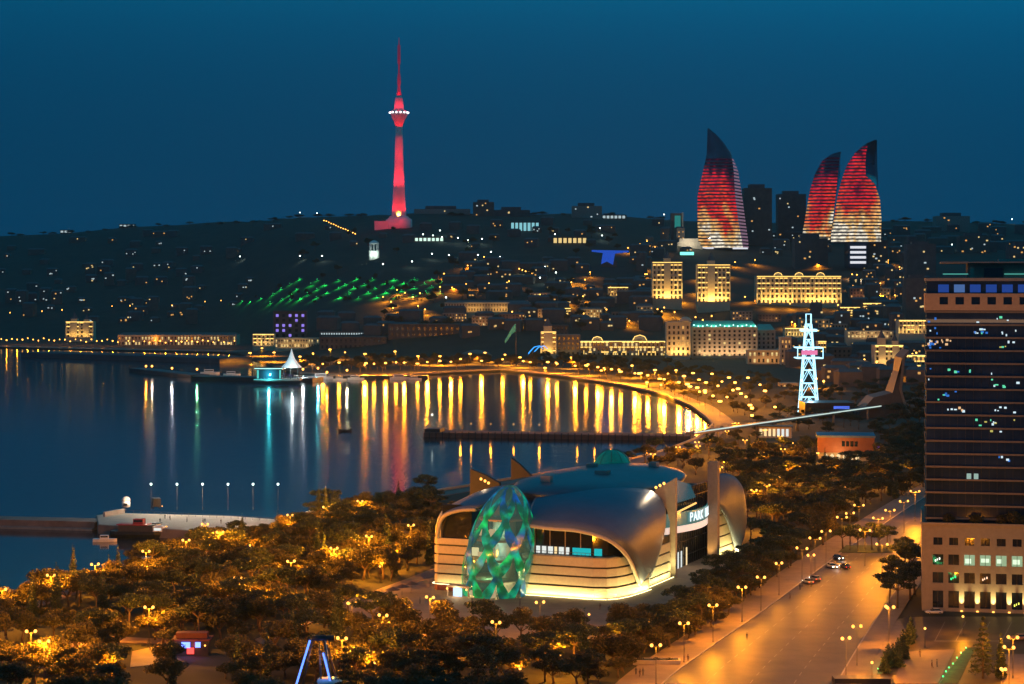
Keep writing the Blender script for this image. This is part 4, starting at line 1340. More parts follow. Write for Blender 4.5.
# outer breakwater, marina and yacht club across the bay
yc = G(272, 381, .5)
o = thing('breakwater', 'dark stone breakwater in front of the yacht club', 'breakwater', (yc.x, yc.y, 0))
world_part(o, 'wall', wbox(MB(), G(138, 371, .5), G(200, 378, .5), 9, -2, 3.5), M_dark)
world_part(o, 'wall', wbox(MB(), G(198, 379, .5), G(318, 381, .5), 12, -2, 3.4), M_dark)
world_part(o, 'wall', wbox(MB(), G(300, 378, .5), G(428, 378, .5), 8, -2, 2.8), M_dark)
o = thing('breakwater', 'far dark wharf below the lit coast road', 'breakwater', (*G(40, 356, .5).xy, 0))
world_part(o, 'wall', wbox(MB(), G(38, 356, .5), G(236, 362, .5), 26, -2, 5.5), mat('wharf_side', (.06, .065, .08), .8, var=.2, scale=.05))
y0 = G(270, 380.5, 3.4)
o = thing('yacht_club', 'teal-lit glass yacht club with white peaked tent on the water', 'yacht club', (y0.x, y0.y, 3.4))
part(o, 'podium', MB().box(-13, 26, -7, 14, 0, 1.5), M_stoneD)
part(o, 'glass_hall', MB().box(-11, 10, -4, 10, 1.5, 9.5), M_glass)
part(o, 'roof', MB().box(-12.5, 11.5, -5.5, 11.5, 9.5, 11.0), M_dark)
part(o, 'eave_light', MB().box(-12.6, 11.6, -5.75, -5.55, 10.1, 10.7), glow('pale_teal_line', (.55, 1, .9), 1.6))
part(o, 'deck_light', MB().box(-13, 11, -7.2, -7.02, 1.0, 1.4), glow('teal_line', (.1, .7, .7), 1.3))
part(o, 'lit_window', MB().box(-10.6, -9, -4.2, -4.02, 2, 9), glow('teal_pane', (.08, .55, .5), 1.2))
part(o, 'lit_window', MB().box(8.4, 9.7, -4.2, -4.02, 2, 9), glow('teal_pane', (.08, .55, .5), 1.2))
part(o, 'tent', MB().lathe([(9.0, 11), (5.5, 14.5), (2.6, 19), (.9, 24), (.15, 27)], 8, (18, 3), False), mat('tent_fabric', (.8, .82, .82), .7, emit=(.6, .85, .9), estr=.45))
m = MB()
for q in range(8):
    w = q * math.pi / 4
    m.tube([(18 + 8.4 * math.cos(w), 3 + 8.4 * math.sin(w), 1.5), (18 + 8.4 * math.cos(w), 3 + 8.4 * math.sin(w), 11.4)], .3, 6)
part(o, 'tent_post', m, M_pole)
part(o, 'mast', MB().tube([(18, 3, 27), (18, 3, 34)], .18, 6, .08), M_pole)
pt = bpy.data.lights.new('teal_flood', 'POINT'); pt.energy = 36000; pt.color = (.06, .80, .95); pt.shadow_soft_size = .5
link('teal_flood', pt, o, (0, -8.5, 5))
pt = bpy.data.lights.new('white_flood', 'POINT'); pt.energy = 5000; pt.color = (.8, 1, 1); pt.shadow_soft_size = .5
link('white_flood', pt, o, (20, -10, 12))
YLM = [('the yacht club', y0)]
for px, py, cc, pw in [(146, 365, SODIUM, 9000), (152, 365, (1, .8, .6), 6000), (172, 367, (.8, .9, 1), 7000), (197, 368, (.2, 1, .5), 6000), (303, 368, (.9, 1, 1), 16000), (318, 367, (.1, .85, 1), 16000), (327, 371, SODIUM, 16000), (347, 369, (1, .8, .5), 9000)]:
    D = F * (CH - 3 - 8) / (py - HY)
    q = lamp('small', ((px - 512) * D / F, D, 2.5), (pw, cc), 0, 'marina_lamp')
    ranked(q, 'small marina lamp on a post', YLM, 'lamp post', 'lamps of the marina')
for i, (px, py, l) in enumerate([(300, 377, 17), (312, 377.5, 14), (322, 376, 20), (340, 377, 12), (356, 376.5, 15), (400, 376.5, 18), (415, 376.5, 12), (210, 371, 18), (232, 372.5, 16)]):
    p = G(px, py + 2.8, .5)
    o = thing('moored_yacht', ['white yacht moored right against the yacht club tent', 'smaller white yacht second from the club tent', 'longest white yacht third from the club tent', 'short yacht fourth from the club tent', 'yacht fifth from the club tent', 'pale cruise launch near the white marina dome', 'short launch last along the quay', 'white yacht moored behind the outer breakwater', 'yacht between outer breakwater and yacht club hall'][i], 'yacht', (p.x, p.y, 0), R(rnd.uniform(-12, 12)), 'yachts in the marina')
    k = l / 16.0
    st = [(-8, 1.6), (-6, 2.1), (0, 2.3), (5, 1.6), (8, .1)]
    part(o, 'hull', MB().grid([[(x * k, -w * k, 2.0 * k), (x * k, -w * .8 * k, -.3), (x * k, w * .8 * k, -.3), (x * k, w * k, 2.0 * k), (x * k, -w * k, 2.0 * k)] for x, w in st], False), M_white)
    part(o, 'cabin', MB().box(-5 * k, 3 * k, -1.5 * k, 1.5 * k, 2 * k, 4.2 * k), M_white)
    part(o, 'window', MB().box(-4.6 * k, 2.6 * k, -1.55 * k, -1.5 * k, 2.8 * k, 3.6 * k), M_glass)
    part(o, 'mast', MB().tube([(0, 0, 4 * k), (0, 0, (16 if i % 2 else 7) * k)], .12, 5), M_pole)

# ------------------------------------------------------------------ footbridge, lattice tower, wedge hall, pavilion
a, b = P(690, 433, 1039), P(884, 405.5, 1274)
o = thing('footbridge', 'long straight footbridge with a white light line above the trees', 'footbridge', (a.x, a.y, 1.5))
n = Vector((-(b - a).y, (b - a).x, 0)).normalized()
world_part(o, 'deck', wbox(MB(), a, b, 2.6, 8.0, 9.3), mat('bridge_steel', (.18, .15, .13), .6, .3))
world_part(o, 'light_line', MB().tube([a - n * 2.75 + Vector((0, 0, .4)), b - n * 2.75 + Vector((0, 0, .4))], .34, 6), glow('cool_line', (.80, 1, .90), .85))
m = MB()
for tt in (.12, .3, .5, .7, .9):
    p = a.lerp(b, tt)
    m.tube([(p.x, p.y, 1), (p.x, p.y, 8.1)], .7, 8)
world_part(o, 'column', m, M_conc)
m = MB()
for i in range(60):
    p = a.lerp(b, i / 59) + n * 2.3
    m.tube([(p.x, p.y, 9.3), (p.x, p.y, 10.4)], .05, 4)
m.tube([(a + n * 2.3).xy.to_3d() + Vector((0, 0, 10.4)), (b + n * 2.3).xy.to_3d() + Vector((0, 0, 10.4))], .07, 4)
world_part(o, 'railing', m, M_pole)

tb = G(808.5, 414, 1.5)
o = thing('lattice_tower', 'white LED lit lattice tower like an oil derrick with pink platform', 'tower', tb)
M_led = glow('derrick_led', (.40, .80, 1.0), 2.2)
M_pink = glow('pink_led', (1, .25, .50), .9)
H = 65.0
def leg(sx, sy, z):
    k = 6.0 - 4.2 * min(1, z / 58.0)
    return Vector((sx * k, sy * k, z))
lv = [0, 3, 11, 20, 28.5, 36, 42, 48.5, 54, 58.5]
cs = [(-1, -1), (1, -1), (1, 1), (-1, 1)]
for sx, sy in cs: part(o, 'leg', MB().tube([leg(sx, sy, z) for z in (0, 29, 58.5)], .36, 6), M_led)
m = MB()
for z in lv[1:]: m.tube([leg(*cs[i % 4], z) for i in range(5)], .22, 5)
part(o, 'ring', m, M_led)
m = MB()
for z0, z1 in zip(lv[1:-1], lv[2:]):
    for i in range(4):
        p, q = cs[i], cs[(i + 1) % 4]
        mid = (leg(*p, z1) + leg(*q, z1)) / 2
        m.tube([leg(*p, z0), mid], .19, 5).tube([leg(*q, z0), mid], .19, 5)
part(o, 'bracing', m, M_led)
for z0, z1 in ((36.5, 37.3), (43.2, 44.0)):
    m = MB(); k = 8.2
    m.tube([(-k, -k, z0), (k, -k, z0), (k, k, z0), (-k, k, z0), (-k, -k, z0)], .36, 5)
    part(o, 'platform', m, M_led)
m = MB()
for x in (-8.2, 8.2): m.tube([(x, -8.2, 36.5), (x, -8.2, 43.2)], .3, 5)
part(o, 'platform_post', m, M_led)
part(o, 'pink_panel', MB().box(-5.2, 5.2, -4.2, -4.0, 38.6, 41.6), M_pink)
part(o, 'crown_platform', MB().tube([(-4.6, -4.6, 54.5), (4.6, -4.6, 54.5), (4.6, 4.6, 54.5), (-4.6, 4.6, 54.5), (-4.6, -4.6, 54.5)], .8, 5), M_led)
part(o, 'head_frame', MB().tube([(-1.6, 0, 58.5), (-1.6, 0, H), (1.6, 0, H), (1.6, 0, 58.5)], .5, 5), M_led)
for z in (15, 50):
    pt = bpy.data.lights.new('derrick_light', 'POINT'); pt.energy = 9000; pt.color = (.45, .8, 1.0); pt.shadow_soft_size = 1.5
    link('derrick_light', pt, o, (0, -10, z))

wb_ = P(888, 436, 1262); wb_.z = 1.5
o = thing('wedge_hall', 'dark wedge-shaped hall with a tall slanted edge above the trees', 'hall', wb_)
part(o, 'slanted_wall', MB().slab([(-21, 0, 0), (12, 0, 0), (7, 0, 18), (9, 0, 38), (13.5, 0, 43), (3, 0, 16), (-9, 0, 13)], (0, 26, 0)), mat('bronze_cladding', (.085, .07, .06), .6, .3, var=.2, scale=.2))
part(o, 'edge_fin', MB().slab([(12.2, -1, 0), (13.8, -1, 0), (8.6, -1, 18), (10.6, -1, 38), (14.6, -1, 43.5), (9.2, -1, 38), (7.0, -1, 18)], (0, .8, 0)), mat('pale_edge', (.16, .13, .1), .6))
part(o, 'low_wing', MB().box(-52, -21, 2, 30, 0, 9.5), M_dark)
part(o, 'blue_window', MB().box(-34, -24, 1.8, 2, 5.6, 7.4), glow('blue_room', (.1, .2, 1), .9))
spot('edge_light', o, (14, -8, 1), (11, 0, 22), 500, (1, .75, .5), 60)

pv0 = G(845, 461, 1.5)
o = thing('pavilion', 'red-brown pavilion with blue roof and glowing arcade', 'restaurant', pv0, R(-8))
part(o, 'wall', MB().box(-13, 14, 0, 22, 4, 11.2), mat('red_brown_wall', (.17, .06, .032), .8, var=.15, scale=.4))
part(o, 'roof', MB().box(-13.5, 14.5, -.5, 22.5, 11.2, 12.2), mat('blue_roof', (.06, .10, .18), .5))
part(o, 'ground_floor', MB().box(-12.6, 13.6, 1.5, 21, 0, 4), M_stoneD)
for x in (-10, -7, -4, -1, 2, 5): part(o, 'arch_window', MB().slab([(x, 1.35, .4), (x + 1.8, 1.35, .4), (x + 1.8, 1.35, 2.6), (x + .9, 1.35, 3.4), (x, 1.35, 2.6)], (0, .12, 0)), M_warmroom)
for x in (-1.5, .5, 2.5, 4.5): part(o, 'window', MB().box(x, x + 1.4, -.12, -.02, 7, 9.5), M_glass)
part(o, 'violet_sign', MB().box(15, 16.5, -.2, 0, 6, 7.2), glow('violet_neon', (.25, .08, 1), 2.0))
pt = bpy.data.lights.new('arcade_light', 'POINT'); pt.energy = 3000; pt.color = (1, .6, .22); pt.shadow_soft_size = .3
link('arcade_light', pt, o, (-3, -5, 4.5))
pt = bpy.data.lights.new('wall_light', 'POINT'); pt.energy = 900; pt.color = (1, .5, .2); pt.shadow_soft_size = .3
link('wall_light', pt, o, (-2, -12, 10))
o = thing('kiosk_building', 'small brightly lit striped kiosk at the end of footbridge', 'kiosk', G(775, 438, 1.5), R(-10))
part(o, 'wall', MB().box(-9, 9, 0, 8, 0, 6), M_stone)
for i in range(7): part(o, 'lit_window', MB().box(-8.4 + 2.4 * i, -7 + 2.4 * i, -.15, -.02, 1, 5), M_warmroom if i < 4 else M_whiteroom)
part(o, 'roof', MB().box(-9.6, 9.6, -.6, 8.6, 6, 6.6), M_dark)

# ------------------------------------------------------------------ television tower
tv = T(399, 227)
k_ = tv.y / F       # metres per pixel there
o = thing('television_tower', 'slender red floodlit television tower on the hill ridge', 'television tower', tv)
M_tv = mat('tower_concrete', (.62, .56, .56), .75, var=.12, scale=.03)
tb0 = 228
zz = lambda y: (tb0 - y) * k_
part(o, 'shaft', MB().lathe([(8.2 * k_, zz(230)), (7.3 * k_, zz(216)), (6.2 * k_, zz(200)), (5.2 * k_, zz(180)), (4.4 * k_, zz(160)), (3.8 * k_, zz(140)), (3.4 * k_, zz(126))], 20), M_tv)
part(o, 'pod', MB().lathe([(3.4 * k_, zz(128)), (5.6 * k_, zz(122)), (8.6 * k_, zz(116)), (8.8 * k_, zz(112.5)), (5.0 * k_, zz(111)), (4.6 * k_, zz(106)), (3.8 * k_, zz(100)), (2.4 * k_, zz(97))], 24), M_tv)
for i in range(14):
    w = i * 2 * math.pi / 14
    part(o, 'pod_light', MB().ball((9.3 * k_ * math.cos(w), 9.3 * k_ * math.sin(w), zz(114)), .95 * k_, 6, 4), glow('pod_lamp', (1, .85, .9), 3))
part(o, 'antenna', MB().lathe([(2.4 * k_, zz(97)), (1.9 * k_, zz(92)), (1.2 * k_, zz(88)), (1.9 * k_, zz(84)), (1.7 * k_, zz(78)), (.9 * k_, zz(74)), (.9 * k_, zz(66)), (1.6 * k_, zz(64)), (1.5 * k_, zz(47)), (.7 * k_, zz(46)), (.3 * k_, zz(39))], 10), mat('antenna_glow_paint', (.62, .12, .2), .6, emit=(1, .05, .16), estr=.10))  # red floodlight on the antenna put in as a faint glow
part(o, 'base_hall', MB().lathe([(24 * .55 * k_, zz(235)), (24 * .55 * k_, zz(221)), (10 * k_, zz(219)), (9 * k_, zz(217.5))], 24), M_tv)
part(o, 'base_wing', MB().box(-24 * k_, 0, -8 * k_, 8 * k_, zz(234), zz(222.5)), M_tv)
for w in range(6):
    aa = -math.pi / 2 + (w - 2.5) * .62
    p = Vector((16 * k_ * math.cos(aa), 16 * k_ * math.sin(aa), zz(219)))
    spot('red_flood', o, p, (0, 0, zz(196)), 52000, (1, .012, .018), 50, .7, 2)
for x in (-20, -8, 6):
    spot('red_flood', o, (x * k_, -30 * k_, zz(221)), (x * k_ * .9, 0, zz(226)), 20000, (1, .012, .018), 90, .7, 2)
for w in range(3):
    aa = -math.pi / 2 + (w - 1) * .9
    spot('red_flood', o, (20 * k_ * math.cos(aa), 20 * k_ * math.sin(aa), zz(185)), (0, 0, zz(118)), 170000, (1, .015, .03), 40, .7, 2)
    spot('red_flood', o, (17 * k_ * math.cos(aa), 17 * k_ * math.sin(aa), zz(205)), (0, 0, zz(160)), 520000, (1, .015, .03), 30, .8, 2)
    spot('red_flood', o, (13 * k_ * math.cos(aa), 13 * k_ * math.sin(aa), zz(114)), (0, 0, zz(98)), 45000, (1, .015, .035), 70, .7, 2)
spot('amber_flood', o, (0, -9.6 * k_, zz(217)), (0, 0, zz(213)), 60000, (1, .5, .05), 80, .7, 1)

# ------------------------------------------------------------------ the three flame-shaped towers
def led(name, ztop, seed, hot):
    """LED facade: flame picture, yellow below and red above"""
    m = bpy.data.materials.new(name)
    m.use_nodes = True
    t = m.node_tree
    t.nodes.clear()
    o = nd(t, 'ShaderNodeOutputMaterial')
    e = nd(t, 'ShaderNodeEmission')
    tc = nd(t, 'ShaderNodeTexCoord')
    sp = nd(t, 'ShaderNodeSeparateXYZ')
    t.links.new(tc.outputs['Object'], sp.inputs[0])
    mp = nd(t, 'ShaderNodeMapping')
    mp.inputs['Location'].default_value = (seed * 7.3, 0, seed)
    mp.inputs['Scale'].default_value = (.042, .01, .020)
    n = nd(t, 'ShaderNodeTexNoise')
    n.inputs['Scale'].default_value = 1
    n.inputs['Detail'].default_value = 3
    t.links.new(tc.outputs['Object'], mp.inputs[0])
    t.links.new(mp.outputs[0], n.inputs['Vector'])
    h = nd(t, 'ShaderNodeMath', operation='DIVIDE')
    h.inputs[1].default_value = ztop
    t.links.new(sp.outputs[2], h.inputs[0])
    a = nd(t, 'ShaderNodeMath', operation='MULTIPLY_ADD')
    a.inputs[1].default_value = 1.5
    a.inputs[2].default_value = -.77
    t.links.new(n.outputs[0], a.inputs[0])
    s = nd(t, 'ShaderNodeMath', operation='ADD')
    t.links.new(h.outputs[0], s.inputs[0])
    t.links.new(a.outputs[0], s.inputs[1])
    r = nd(t, 'ShaderNodeValToRGB')
    el = r.color_ramp.elements
    el[0].position = .02; el[0].color = (.95, .85, .66, 1)
    el[1].position = .99; el[1].color = (.01, .0, .008, 1)
    for p, c in ((hot * .4, (.92, .56, .19, 1)), (hot, (.82, .24, .07, 1)), (hot + .09, (.78, .045, .025, 1)), (.72, (.60, .012, .028, 1)), (.86, (.12, .004, .02, 1))):
        q = el.new(p); q.color = c
    t.links.new(s.outputs[0], r.inputs[0])
    t.links.new(r.outputs[0], e.inputs[0])
    mp2 = nd(t, 'ShaderNodeMapping')
    mp2.inputs['Scale'].default_value = (.16, .02, .30)
    n2 = nd(t, 'ShaderNodeTexNoise')
    n2.inputs['Detail'].default_value = 2
    n2.inputs['Scale'].default_value = 1
    mr = nd(t, 'ShaderNodeMapRange')
    mr.inputs[1].default_value, mr.inputs[2].default_value = .32, .66
    mr.inputs[3].default_value, mr.inputs[4].default_value = .30, 1.35
    t.links.new(tc.outputs['Object'], mp2.inputs[0])
    t.links.new(mp2.outputs[0], n2.inputs['Vector'])
    t.links.new(n2.outputs[0], mr.inputs[0])
    t.links.new(mr.outputs[0], e.inputs[1])
    t.links.new(e.outputs[0], o.inputs[0])
    m.cycles.emission_sampling = 'NONE'
    return m
M_tower = mat('tower_blue_glass', (.06, .075, .12), .15, .55, var=.2, scale=.05)

def flame(label, D, base_y, tab, ledtop, seed, hot, side=None, right_led=None, step=3.35):
    """tab: (y, left edge, ridge, right edge) in rows of the outline; depth in metres"""
    tab = sorted(tab)
    xc = tab[-1][1] * .5 + tab[-1][3] * .5
    o = thing('flame_tower', label, 'skyscraper', P(xc, base_y, D), 0, 'flame-shaped towers')
    org = P(xc, base_y, D)
    kk = D / F
    def at(y, c): return float(np.interp(y, [q[0] for q in tab], [q[c] for q in tab]))
    def sec(y, n=7, out=0.0):
        l, r, e = at(y, 1), at(y, 2), at(y, 3)
        z = (base_y - y) * kk
        w = (e - l) * kk
        fr = []
        for i in range(n):
            s = i / (n - 1)
            fr.append(((l + (r - l) * s - xc) * kk, -.22 * w * math.sin(math.pi * s) * .6 - .10 * w * s - out, z))
        sd = []
        for i in range(1, 5):
            s = i / 4
            sd.append(((r + (e - r) * s - xc) * kk, -.10 * w - out + (.55 * w) * s, z))
        bk = [(((e + l) / 2 - xc) * kk, .75 * w, z), ((l * .9 + e * .1 - xc) * kk, .4 * w, z)]
        return fr, sd, bk
    ys = np.linspace(tab[0][0] + .3, tab[-1][0], 60)
    rows = []
    for y in ys:
        f, s, b = sec(y)
        rows.append(f + s + b + [f[0]])
    part(o, 'body', MB().grid(rows), M_tower)
    m, m2 = MB(), MB()
    y = tab[-1][0] - 1.2
    while y > ledtop:
        f, s, b = sec(y, out=.5)
        f2, s2, b2 = sec(y - step * .56, out=.5)
        m.grid([f, f2], False)
        m2.grid([[f[-1]] + s, [f2[-1]] + s2], False)
        y -= step
    part(o, 'led_facade', m, led('led_%d' % seed, (base_y - ledtop) * kk, seed, hot))
    if side: part(o, 'led_side', m2, side)
    return o, org, kk
M_side = glow('pale_pink_led', (.42, .24, .36), .5)
fo, org, kk = flame('flame-shaped tower farthest from the other two, striped red and gold', 3350, 249,
      [(128, 707.6, 708.2, 709), (134, 707.3, 716, 717), (143, 707, 724, 725.5), (154, 706.7, 731, 733), (170, 703.4, 733.2, 740), (195, 697.6, 734.5, 744.5), (220, 697.4, 737.5, 748), (240, 698.3, 741, 751), (249, 699, 742.5, 751.5)], 158, 3, .34, M_side)
for y, x0, x1 in ((249.0, 700, 712), (249.3, 731, 746)):
    part(fo, 'foot_light', MB().box((x0 - 724.7) * kk, (x1 - 724.7) * kk, -18, -17, (249 - y) * kk, (250.6 - y) * kk), glow('white_led', (.9, .92, 1), .9))
fo, org, kk = flame('slimmest flame-shaped tower, partly behind its broader neighbour', 3420, 241,
      [(151.5, 840.4, 841, 841.4), (154, 831.5, 840, 841.5), (161, 822, 839, 841.8), (174, 815, 837.3, 842.2), (190, 810, 835.8, 839), (218, 805, 832.6, 834.5), (241, 801.5, 829.4, 831)], 158, 8, .20, None)
fo, org, kk = flame('broadest flame-shaped tower, red above gold with white stem lights', 3090, 243,
      [(139.5, 875.6, 876, 877), (143, 866.5, 868, 878), (153, 855, 865.5, 879), (165.6, 846.7, 864.8, 880), (176, 843, 865, 881), (184, 840.4, 874, 881.6), (199, 837, 879, 882), (218, 834, 880.5, 882), (235, 831, 880, 881.4), (243, 831, 880, 881)], 146, 13, .30, None)
for i in range(4):
    y = 247.5 + i * 5.0
    part(fo, 'stem_light', MB().box((848 - 856) * kk, (863.5 - 856) * kk, -22, -20, (243 - y - 1.2) * kk, (243 - y + 1.2) * kk), glow('white_led', (.9, .92, 1), .9))
part(fo, 'stem', MB().box((846.5 - 856) * kk, (865 - 856) * kk, -20, 20, -25 * kk, 1), M_tower)

# ------------------------------------------------------------------ lit palaces and houses of the centre
UNIT = MB().box(0, 1, -1, 0, 0, 1)
UNITME = {}
def win(parent, x, y, z, w, h, m, d=.25):
    if m.name not in UNITME: UNITME[m.name] = UNIT.mesh('window', m)
    o = link('window', UNITME[m.name], parent, (x, y, z))
    o.scale = (w, d, h)
    return o
M_led2 = glow('contour_light', (1.0, .62, .15), 2.3)
M_lstone = mat('floodlit_limestone', (.52, .44, .30), .8, var=.12, scale=.1)
M_win_dark = mat('unlit_window', (.015, .015, .018), .2)
W_A = glow('amber_window', (1, .50, .13), .8)
W_W = glow('white_window', (.75, .95, 1), .6)
W_Y = glow('yellow_window', (1, .72, .28), .9)
def palace(label, px0, px1, ytop, ybase, D, floors, bays, depth=26, roof=None, contour=True, flood=1.0, fcol=(1, .56, .13), wm=None, dome=(), col=M_lstone, lit=0, towers=(), cat='building', group=None, rz=0, lines=True):
    kk = D / F
    w, h = (px1 - px0) * kk, (ybase - ytop) * kk
    c = P((px0 + px1) / 2, ybase, D)
    o = thing('palace_building' if cat == 'building' else cat.replace(' ', '_'), label, cat, c, rz, group)
    part(o, 'wall', MB().box(-w / 2, w / 2, 0, depth, -14, h), col)
    m = MB().box(-w / 2 - .6, w / 2 + .6, -.9, -.02, h - 1.4, h + .2).box(-w / 2 - .3, w / 2 + .3, -.6, -.02, h * .62, h * .62 + .6)
    part(o, 'cornice', m, col)
    if contour and lines:
        part(o, 'contour_light', MB().box(-w / 2, w / 2, -1.3, -.95, h - .9, h - .2), M_led2)
        m = MB()
        for i in range(1, floors + 1):
            zf = h * .92 / floors * i
            for j in range(bays):
                if rnd.random() < (.8 if i > floors * .5 else .3): m.box(-w / 2 + w * (j + .12) / bays, -w / 2 + w * (j + .88) / bays, -.95, -.6, zf - .3, zf + .5)
        for j in range(0, bays + 1):
            if rnd.random() < .55: m.box(-w / 2 + w * j / bays - .22, -w / 2 + w * j / bays + .22, -.75, -.52, h * .04, h * rnd.uniform(.2, .5))
        if len(m.v) > 8 * 16: part(o, 'facade_light', m, M_led2)
        else:
            for q in range(0, len(m.v), 8): part(o, 'facade_light', MB().add(m.v[q:q + 8], [(0, 3, 2, 1), (4, 5, 6, 7), (0, 1, 5, 4), (1, 2, 6, 5), (2, 3, 7, 6), (3, 0, 4, 7)]), M_led2)
    fh, bw = h * .92 / floors, w / bays
    k = 0
    for i in range(floors):
        for j in range(bays):
            if k >= 96: break
            k += 1
            win(o, -w / 2 + bw * (j + .3), -.03, fh * (i + .25), bw * .42, fh * .55, (wm or W_A) if rnd.random() < lit else M_win_dark, .12)
    m = MB()
    for j in range(bays + 1):
        x = -w / 2 + bw * j
        m.box(x - bw * .11, x + bw * .11, -.5, -.02, 0, h - 1.42)
    part(o, 'pilaster', m, col)
    if roof:
        part(o, 'roof', MB().add([(-w / 2, 0, h), (w / 2, 0, h), (w / 2, depth, h), (-w / 2, depth, h), (-w / 2 + 3, depth / 2, h + h * .2), (w / 2 - 3, depth / 2, h + h * .2)], [(0, 1, 5, 4), (1, 2, 5), (2, 3, 4, 5), (3, 0, 4)]), roof)
    for fx, r in dome:
        x = -w / 2 + w * fx
        part(o, 'dome', MB().lathe([(r * math.cos(a), h + .2 + r * .8 * math.sin(a)) for a in np.linspace(0, 1.5, 6)], 14, (x, r * .8)), col)
        if lines: part(o, 'contour_light', MB().tube([(x - r, -.6, h + .6), (x - r * .7, -.6, h + r * .62), (x, -.6, h + r * .85), (x + r * .7, -.6, h + r * .62), (x + r, -.6, h + .6)], .4, 5), M_led2)
    for fx, tw, th in towers:
        x = -w / 2 + w * fx
        part(o, 'corner_tower', MB().box(x - tw / 2, x + tw / 2, -1.2, tw, 0, h + th), col)
        part(o, 'spire', MB().lathe([(tw * .55, h + th), (tw * .3, h + th + tw * .5), (.15, h + th + tw * 1.1)], 4, (x, tw * .4), False), M_roof)
    if flood:
        n = max(1, int(w / 45))
        for i in range(n):
            x = -w / 2 + w * (i + .5) / n
            area('floodlight', o, (x, -5.5, .8), (x, 0, h * .75), w / n * .8, 1.0, flood * 62 * (w / n) * h / 20 * (1 + h / 22), fcol, R(150))
    return o

palace('ornate gold-lit apartment tower standing beside its slightly wider twin', 652.5, 682, 262, 300, 2640, 7, 7, 26, towers=((.5, 9, 5),), flood=.9)
palace('wider gold-lit apartment tower next to its twin, bright lower columns', 697.5, 730, 264.5, 303, 2620, 7, 8, 26, towers=((.42, 10, 5),), flood=1.1)
palace('long gold-lit palace with three domes on its roof', 757, 841, 276, 304, 2660, 5, 19, 30, dome=((.25, 5.5), (.5, 5.5), (.755, 5.5)), flood=1.3)
palace('very bright long baroque facade facing the boulevard', 567, 668, 341, 357, 2260, 3, 24, 26, dome=((.30, 6), (.72, 8)), flood=13.0, fcol=(1, .66, .22), lit=.35, wm=W_Y)
palace('squat lit tower house with balconies beside the blue arch', 541, 556, 331.5, 355, 2200, 5, 4, 20, flood=1.0, towers=((.45, 9, 6),))
palace('plain stone block behind the balconied tower house', 557, 580, 334.5, 356, 2240, 4, 5, 20, contour=False, flood=.12, col=M_stoneD)
palace('dark block with three roof lamps behind the tower house', 548, 568, 325, 345, 2400, 4, 5, 20, contour=False, flood=0, col=M_house)
gm = palace('big stone ministry with pale green lit roof', 692, 757, 327, 357, 2220, 7, 13, 40, roof=mat('green_copper', (.10, .32, .26), .6, var=.2, scale=.1), contour=False, flood=.45, fcol=(1, .62, .34), lit=.12, wm=W_Y)
gk = 2220 / F
for i, x in enumerate(np.linspace(-34, 34, 15)):
    part(gm, 'roof_lamp', MB().ball((x, -1.2, 34.3 + (i % 3 == 0) * 1.2), .75, 6, 4), glow('teal_lamp', (.5, 1, .85), 3.5))
for x in (-28, -12, 4, 20, 33):
    pt = bpy.data.lights.new('roof_flood', 'POINT'); pt.energy = 2600; pt.color = (.25, 1, .8); pt.shadow_soft_size = .4
    link('roof_flood', pt, gm, (x, 2, 38.5))
palace('dark side wing of the green-roofed ministry', 757, 775, 330, 358, 2235, 6, 4, 36, roof=MATS['green_copper'], contour=False, flood=.05, fcol=(.3, .5, 1), col=M_stoneD)
palace('amber-lit round cornered house joined to the ministry', 667, 690, 322, 357, 2200, 6, 5, 28, contour=False, flood=1.15, fcol=(1, .55, .16), lit=.2, dome=((.82, 7),), lines=False)
palace('low warm arcade house below the ministry', 748, 792, 350, 364, 2080, 2, 10, 18, contour=False, flood=.5, fcol=(1, .45, .12), lit=.4, wm=W_Y)
# further washed mid-rise blocks of the centre
MID_LM = [('the three-domed palace', T(800, 305)), ('the ministry', T(725, 340)), ('the white derrick', G(808, 414)), ('the amber arcade', T(488, 311)), ('the small gold villa', T(618, 296)), ('the glass office', T(918, 316)), ('the baroque facade', T(610, 338))]
rm = random.Random(31)
for i, (px, py, w, h) in enumerate([(455, 322, 24, 9), (482, 326, 20, 10), (512, 322, 26, 8), (535, 318, 18, 9), (560, 316, 22, 8), (590, 318, 24, 9), (622, 322, 20, 10), (645, 318, 16, 12), (850, 318, 20, 11), (872, 316, 18, 13), (838, 334, 18, 10), (862, 352, 20, 9), (895, 318, 14, 12),
                                    (812, 342, 14, 12), (835, 362, 22, 10), (858, 370, 18, 9), (770, 322, 22, 8), (742, 320, 20, 9), (880, 300, 20, 12), (858, 298, 16, 10), (905, 345, 18, 11), (540, 300, 20, 7), (575, 304, 18, 7)]):
    D = T(px, py).y
    warm = rm.random()
    o = palace('', px - w / 2, px + w / 2, py - h, py, D, max(2, int(h / 2.6)), max(3, int(w / 3)), 16, contour=warm > .72, flood=rm.uniform(.12, .7), fcol=(1, rm.uniform(.42, .6), rm.uniform(.1, .28)), col=rm.choice([M_stoneD, M_house2, M_lstone]), lit=rm.uniform(.08, .35), wm=rm.choice([W_A, W_Y]), roof=M_roof if rm.random() < .5 else None)
    ranked(o, 'gold-contoured mid-rise block' if warm > .72 else 'softly washed mid-rise block', MID_LM, 'building', 'mid-rise blocks of the centre')
